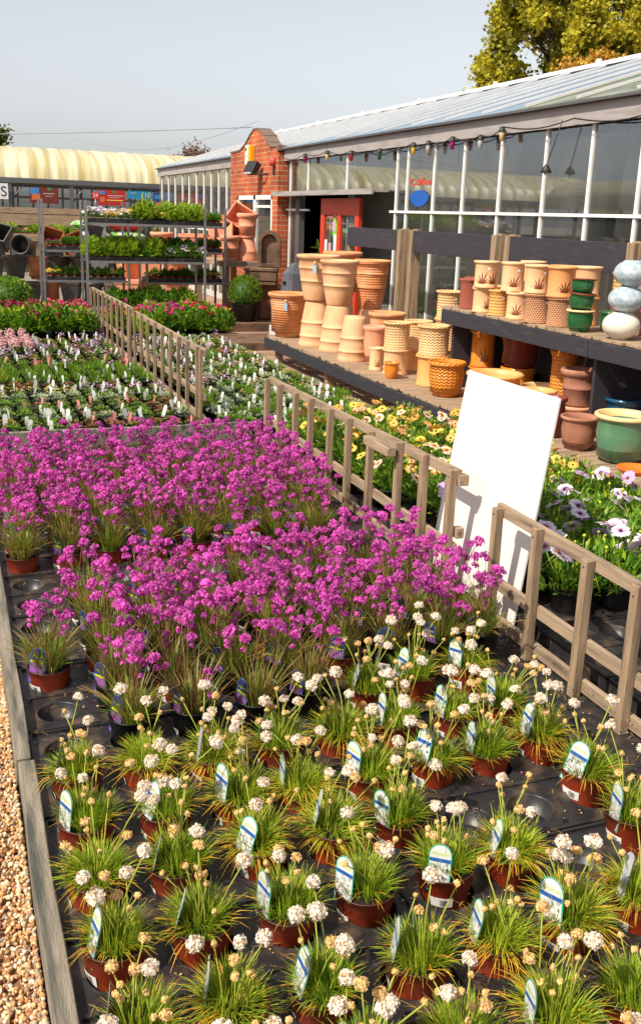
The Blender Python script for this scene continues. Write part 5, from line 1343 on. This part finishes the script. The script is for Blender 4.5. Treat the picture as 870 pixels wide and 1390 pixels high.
o = thing('price_plate', 'small red and white number plate on the left rack', 'sign', (2.0, 14.1, 1.78)); 
mb = MB(); mb.b2(-.05, .05, -.004, .004, 0, .085); mb.build('panel', 'bag_red', o); inst(text_mesh('24', .07, 'paper_white', .001), 'lettering', o, (0, -.006, .045), (PI/2, 0, 0))
mb = MB(); mb.tube([(0, 0, -.16), (0, 0, 0)], .008, 5); mb.build('clip', 'galvanised', o)

# ================================================================== LEFT: jumble of planters, bench of seedlings, bags
def planter_mesh(w, h, mt, square=True):
    mb = MB()
    if square:
        t = w*.07; b = w*.7; k = len(mb.v)
        for s_, z in ((b, 0), (w*.97, h*.86), (w*1.04, h*.87), (w*1.06, h), (w*.93, h), (w*.88, h*.8), (b*.8, h*.05)):
            for x, y in ((-1, -1), (1, -1), (1, 1), (-1, 1)): mb.v.append((x*s_/2, y*s_/2, z))
        for j in range(6):
            for i in range(4): mb.face([k+4*j+i, k+4*j+(i+1) % 4, k+4*j+4+(i+1) % 4, k+4*j+4+i])
        mb.face([k+3, k+2, k+1, k]); mb.face([k+24, k+25, k+26, k+27])
    else: mb.lathe(profile('straight', h, w/2), 24)
    return mb.mesh('planter', mt)
pm = {}
rd = random.Random(21)
colsn = {'planter_grey': 'grey', 'planter_brown': 'brown', 'planter_dark': 'charcoal', 'planter_teal': 'sea green'}
spots = []
for lay, z in enumerate((.0, .42, .84)):
    for i in range(9): spots.append((-.1+i*.36+(.15 if lay % 2 else 0), 17.6+rd.uniform(-.15, .2)+.12*lay, z, lay, i))
for n_, (x, y, z, lay, i) in enumerate(spots):
    mt = rd.choice(('planter_grey', 'planter_dark', 'planter_dark', 'planter_grey', 'planter_dark', 'planter_grey', 'planter_brown')) if not (lay == 2 and i == 2) else 'planter_teal'
    sq = rd.random() < .75; w = rd.uniform(.28, .36); h = .38
    key = (mt, sq); 
    if key not in pm: pm[key] = planter_mesh(.33, .38, mt, sq)
    o = inst(pm[key], 'planter', None, (x, y, z+.02)); 
    til = lay == 2
    o.rotation_euler = (rd.uniform(.7, 1.7) if til else 0, rd.uniform(-.5, .5) if til else 0, rd.uniform(-.6, .6))
    if til: o.location.z += .12
    tag(o, f"{colsn[mt]} {'square' if sq else 'round'} planter, {('bottom', 'middle', 'top')[lay]} layer, {ORD[i]} from the left behind the racks", 'planter', 'jumbled planters behind the racks')
# more terracotta planters seen between the racks
for n_, (x, y, z, mt) in enumerate([(2.9, 16.8, .1, 'terracotta_pink'), (3.3, 17.0, .1, 'terracotta'), (3.7, 16.7, .1, 'terracotta_pink'), (3.3, 16.9, .5, 'terracotta_pink'), (3.7, 16.8, .5, 'terracotta_pink'), (3.0, 17.2, .5, 'terracotta'), (3.9, 16.3, .9, 'terracotta_pink'), (3.5, 16.9, .9, 'terracotta_pink')]):
    o = inst(planter_mesh(.4, .4, mt, n_ % 3 != 1), 'planter', None, (x, y, z), rd.uniform(-.5, .5))
    tag(o, f"orange terracotta planter behind the right rack, {ORD[n_]} of the pile from its lower left", 'planter', 'terracotta planters behind the right rack')
# seedling bench
sb = thing('potting_bench', 'long timber bench of young plants under the polytunnel', 'bench', (0, 21.5, 0))
mb = MB(); mb.b2(-3, 3.2, 0, .9, .98, 1.04); mb.b2(-3, 3.2, -.03, 0, .95, 1.1); mb.build('top', 'wood_x', sb)
for x in (-2.9, -1.2, .4, 1.8, 3.0):
    mb = MB(); mb.b2(x, x+.08, .02, .1, 0, .98); mb.build('leg', 'wood_z', sb)
for i in range(22):
    k = ('lime', 'dark', 'pinkf', 'yellowf')[i % 4 if i % 3 else 0]
    t = pot_root('young_plant', f"young potted plant, {ORD[i]} along the bench under the polytunnel", 'potted plant', .1+i*.14, 21.6+(i % 2)*.12, 1.04, 'young plants on the polytunnel bench')
    inst(SRP, 'pot', t); inst(FOL[k][i % 2], 'foliage', t, (0, 0, .06), R.random()*6, .9)
# compost bags on a pallet behind racks
def bag(x, y, z, mt, label, rz=0, w=.62, h=.16, d=.42):
    mb = MB(); nx_, ny_ = 12, 8; rd2 = random.Random(int(x*100+z*1000))
    for sgn in (1, -1):
        k = len(mb.v)
        for j in range(ny_+1):
            for i in range(nx_+1):
                u, v = i/nx_*2-1, j/ny_*2-1; e = (1-abs(u)**4)*(1-abs(v)**4)
                mb.v.append((u*w/2, v*d/2, h/2+sgn*h/2*e**.5*(1+rd2.uniform(-.06, .06))))
        for j in range(ny_):
            for i in range(nx_): a = k+j*(nx_+1)+i; q = [a, a+1, a+nx_+2, a+nx_+1]; mb.face(q if sgn > 0 else q[::-1], 0, True)
    tag(mb.build('compost_bag', mt, loc=(x, y, z), rz=rz), label, 'compost bag', 'bags stacked behind the racks')
for n_, (x, z, mt, c) in enumerate([(2.5, .25, 'bag_blue', 'blue'), (3.15, .25, 'bag_blue', 'blue'), (2.5, .42, 'soil_white', 'white'), (3.15, .42, 'bag_blue', 'blue'), (2.5, .59, 'bag_blue', 'blue'), (2.55, 1.1, 'compost_bag_green', 'green'), (3.2, 1.1, 'compost_bag_green', 'green'), (2.5, 1.27, 'compost_bag_green', 'green'), (3.15, 1.27, 'bag_red', 'red')]):
    bag(x, 18.6, z, mt, f"{c} compost bag behind the racks, {ORD[n_]} counted from the bottom left", h=.17)
pl = thing('storage_rack', 'timber rack holding compost bags behind the plant racks', 'rack', (2.9, 18.6, 0))
mb = MB(); mb.b2(-.85, .75, -.26, .26, .19, .245); mb.build('shelf', 'wood_x', pl); mb = MB(); mb.b2(-.85, .75, -.26, .26, 1.03, 1.09); mb.build('shelf', 'wood_x', pl)
for x, y in ((-.83, -.24), (.7, -.24), (-.83, .2), (.7, .2)):
    mb = MB(); mb.b2(x, x+.06, y, y+.06, 0, .19); mb.b2(x, x+.06, y, y+.06, .245, 1.03); mb.build('leg', 'wood_z', pl)

# terracotta stack by the brick wall
tb = thing('timber_table', 'weathered timber table carrying stacked terracotta pots by the brick wall', 'table', (4.3, 15.6, 0))
mb = MB(); mb.b2(-.35, .42, -.95, .95, .86, .94); mb.build('top', 'wood_y', tb, bevel=.004)
for x, y in ((-.3, -.9), (.3, -.9), (-.3, .8), (.3, .8)):
    mb = MB(); mb.b2(x, x+.09, y, y+.09, 0, .86); mb.build('leg', 'wood_z', tb)
TPk = planter_mesh(.34, .32, 'terracotta_pink'); TPr = MB(); TPr.lathe(profile('stone', .38, .17), 28); TPr = TPr.mesh('terracotta_pot', 'terracotta_pink')
TPi = MB(); TPi.lathe(profile('cone_up', .34, .17), 28); TPi = TPi.mesh('terracotta_pot', 'terracotta_pink')
for n_, (m_, x, y, z, rt, lb) in enumerate([
    (TPi, 4.45, 14.98, .942, (0, 0, 0), 'upturned pink terracotta pot at the near end of the timber table'),
    (TPr, 4.45, 14.98, 1.282, (0, 0, 0), 'banded terracotta pot on top of the upturned one'),
    (TPr, 4.16, 14.93, .942, (0, 0, 0), 'slim banded terracotta pot at the table corner'),
    (TPk, 4.25, 15.3, 1.24, (1.3, .2, .3), 'square terracotta pot lying tilted above the slim pot'),
    (TPk, 4.42, 15.35, 1.5, (1.1, .5, -.5), 'square terracotta pot lying at the top of the pile'),
    (TPk, 4.22, 15.6, 1.44, (1.5, -.3, .4), 'square terracotta pot leaning at the upper left of the pile'),
    (TPk, 4.4, 15.75, .942, (0, 0, .1), 'square terracotta pot standing at the table middle'),
    (TPk, 4.4, 15.75, 1.27, (0, 0, .3), 'square terracotta pot stacked on the middle one'),
    (TPk, 4.3, 16.2, .942, (0, 0, -.1), 'square terracotta pot at the far table end'),
    (TPk, 4.3, 16.2, 1.27, (.2, 0, .2), 'square terracotta pot stacked at the far table end')]):
    o = inst(m_, 'terracotta_pot', None, (x, y, z), rt); tag(o, lb, 'terracotta pot', 'terracotta pots piled on the timber table')
# stone arch on trough, obelisk, block, kerb
sa = thing('stone_fountain', 'brown arched stone wall fountain standing on a stone trough', 'fountain', (4.52, 14.05, .14))
mb = MB(); 
op = [(-.17, .0), (.17, .0)]+[(.17*math.cos(PI*k/12), .36+.17*math.sin(PI*k/12)) for k in range(13)]
inn = [(-.11, .05), (.11, .05)]+[(.11*math.cos(PI*k/12), .36+.11*math.sin(PI*k/12)) for k in range(13)]
N = len(op)
for yy in (-.1, .1): mb.v += [(x, yy, z+.76) for x, z in op]
for yy in (-.1, -.03): mb.v += [(x, yy, z+.76) for x, z in inn]
for i in range(N):
    i2 = (i+1) % N; mb.face([i, i2, N+i2, N+i][::-1]); mb.face([i, 2*N+i, 2*N+i2, i2][::-1]); mb.face([2*N+i, 3*N+i, 3*N+i2, 2*N+i2][::-1])
mb.face([3*N+i for i in range(N)]); mb.face([N+i for i in range(N)][::-1])
mb.build('arch', 'stone_brown', sa, rz=-.35, bevel=.006)
mb = MB()
for s_, z0, z1 in ((.62, .5, .56), (.66, .56, .7), (.7, .7, .755)): mb.box((-.12, 0, (z0+z1)/2), (s_*.72, .4*s_/.6, z1-z0-.002), rot=Euler((0, 0, -.35)).to_matrix())
mb.build('basin', 'stone_brown', sa, bevel=.012)
mb = MB(); mb.box((-.02, .02, .25), (.3, .26, .5), taper=.9); mb.build('pedestal', 'stone_brown', sa, bevel=.01)
ob = thing('stone_lantern', 'dark grey faceted stone lantern with pyramid top', 'lantern', (4.42, 12.6, 0))
mb = MB(); mb.lathe([(0, 0), (.22, 0), (.22, .1), (.17, .12), (.17, .62), (.19, .64)], 6, smooth=False); mb.build('body', 'stone_dark', ob, bevel=.006)
mb = MB(); mb.lathe([(.19, .64), (.2, .66), (.17, .9), (.05, 1.03), (0, 1.04)], 6, smooth=False); mb.build('cap', 'stone_dark', ob, bevel=.006)
mb = MB(); mb.lathe([(0, 0), (.02, .0), (.02, .03), (0, .04)], 10, M=Euler((0, -PI/2, 0)).to_matrix(), c=(-.16, -.06, .78)); mb.build('spout', 'black_metal', ob)
mb = MB(); mb.box((0, 0, .11), (.2, .16, .22)); o = mb.build('stone_block', 'concrete_pale', loc=(3.86, 11.55, .1), rz=.2, bevel=.01); tag(o, 'small pale concrete block left of the large ribbed pot', 'block')
mb = MB(); mb.box((0, 0, .05), (1.5, .9, .12)); o = mb.build('stone_step', 'stone_brown', loc=(3.95, 12.0, 0), rz=0, bevel=.012); tag(o, 'low brown stone step behind the alpine plants', 'step')
mb = MB(); mb.b2(-.75, 1.0, -.4, .5, 0, .13); o = mb.build('stone_plinth', 'stone_brown', loc=(4.1, 13.9, 0), bevel=.012); tag(o, 'low stone plinth under the clipped shrub and fountain', 'plinth')
pot('tp0', 'flared', 4.12, 14.5, .13, .5, .36, 'terracotta_pink', 'terracotta pot behind the round clipped shrub')
# leafy plant inside the doorway
dpl = thing('indoor_plant', 'tall leafy plant just inside the open doorway', 'plant', (5.55, 14.0, 0))
mb = MB(); mb.lathe([(0, 0), (.14, 0), (.18, .3), (0, .3)], 20); mb.build('pot', 'blue_glaze', dpl); inst(bush(77, 500, .4, 0, .9, .12, ('leaf_lime', 'leaf_green', 'leaf_dark')), 'foliage', dpl, (0, 0, .6))

# ================================================================== TREES
def tree(name, label, x, y, H, mats, crowns, leafn, ls, seed, trunk_r=.22):
    rd = random.Random(seed); t = thing(name, label, 'tree', (x, y, 0))
    tr = MB(); tr.tube([(0, 0, 0), (.1, 0, H*.25), (0, .1, H*.5), (.1, .1, H*.8)], trunk_r, 8, 0, trunk_r*.3)
    cr = MB()
    for (cx, cy, cz, rx, ry, rz__) in crowns:
        b0 = Vector((0, 0, max(.8, cz-rz__*1.1)*.75)); b1 = Vector((cx, cy, cz+rz__*.5))
        tr.tube([b0, b0.lerp(b1, .5)+Vector((0, 0, -.2)), b1], trunk_r*.24, 6, 0, .02)
        for k in range(26):      # twiggy clumps inside each lobe
            d = Vector((rd.gauss(0, 1), rd.gauss(0, 1), rd.gauss(0, 1))).normalized()*rd.random()**.4
            c = Vector((cx+d.x*rx, cy+d.y*ry, cz+d.z*rz__)); cl = rd.uniform(.25, .5)*min(rx, rz__)*.6+.12
            tr.tube([b0.lerp(b1, rd.uniform(.35, 1)), c], .016, 4, 0, .005)
            mi = rd.choices(range(len(mats)), [3, 1.2, .5][:len(mats)])[0]
            for q in range(leafn):
                e = Vector((rd.gauss(0, .5), rd.gauss(0, .5), rd.gauss(0, .62)))*cl
                cr.quad(c+e, (rd.uniform(-1, 1), rd.uniform(-1, 1), rd.uniform(-1, 1)), ls*rd.uniform(.6, 1.2), mi if rd.random() < .8 else rd.randrange(len(mats)), rd.random())
    tr.build('trunk', 'bark', t); cr.build('crown', mats, t)
    return t
cs = []
rd = random.Random(5)
for k in range(44):
    u, v = rd.random(), rd.random()
    cs.append((rd.uniform(-3.0, 5.5), rd.uniform(-1.6, 1.6), 2.6+8.5*v, rd.uniform(.45, .85), rd.uniform(.45, .85), rd.uniform(.8, 1.5)))
cs += [(-2.9, 0, 5.6, .7, .7, .7), (-2.8, 0, 7.2, .6, .7, 1.), (-3.3, .3, 4.6, .5, .5, .5), (-2.2, 0, 8.8, .8, .8, 1.3)]
tree('poplar_tree', 'tall yellow green poplar rising behind the glasshouse roof', 17.2, 24.5, 11, ['leaf_tree', 'leaf_tree_dark'], cs, 150, .062, 9, .3)
cs = [(rd.uniform(-2.0, 4.2), rd.uniform(-.6, .6), 4.1+rd.uniform(0, 1.2), .7, .5, .4) for k in range(28)]
tree('conifer_tree', 'orange brown feathery conifer in front of the poplar', 16.2, 21.5, 5.5, ['leaf_rust_tree', 'leaf_tree'], cs, 150, .05, 10, .15)
tree('bare_tree', 'small bare reddish tree beyond the end of the polytunnel', 9.2, 38, 4.2, ['twig_brown'], [(-.6, 0, 3.2, .6, .5, .5), (.4, 0, 3.3, .7, .5, .5), (0, 0, 3.7, .5, .5, .4)], 24, .05, 12, .1)
tree('small_tree', 'small dark green treetop above the polytunnel at the left edge', .9, 36, 4.2, ['hedge_leaf', 'leaf_tree_dark'], [(1.0, 0, 3.9, .5, .5, .4), (.5, 0, 3.7, .5, .5, .4), (0, 0, 3.6, .6, .5, .5)], 40, .06, 13, .12)
# far hedge
rd = random.Random(8); hb = MB()
for k in range(9000):
    x = rd.uniform(-30, 30); z = rd.random()**.7*(.8+.2*math.sin(x*.8)); hb.quad((x, 46+rd.uniform(-.6, .6), z), (rd.uniform(-1, 1), -1, rd.uniform(-.3, 1)), rd.uniform(.12, .24), rd.randrange(2), rd.random())
hb.b2(-30, 30, 46.2, 46.8, 0, .6, 0)
tag(hb.build('hedge', ['hedge_leaf', 'leaf_tree_dark']), 'long dark hedge far behind the polytunnel', 'hedge')
# second polytunnel across the yard: seen mirrored in the glasshouse panes
pt2 = thing('polytunnel', 'second polytunnel across the yard, mirrored in the glasshouse panes', 'polytunnel', (-9, 14, 0))
mb = MB(); na, ny = 14, 60
for i in range(ny+1):
    yy = -16+32*i/ny
    for j in range(na+1): a = PI*j/na; mb.v.append((-2.4*math.cos(a), yy, 2.1+.9*math.sin(a)))
for i in range(ny):
    for j in range(na): k = i*(na+1)+j; mb.face([k, k+1, k+na+2, k+na+1], 0, True)
mb.build('arched_roof', 'tunnel_skin', pt2)
for i in range(9):
    mb = MB(); mb.b2(2.35, 2.43, -16+4*i, -15.92+4*i, 0, 2.1); mb.build('post', 'tunnel_steel', pt2)
mb = MB(); mb.b2(-2.4, -2.3, -16, 16, 0, 2.1); mb.build('back_wall', 'hedge_leaf', pt2)
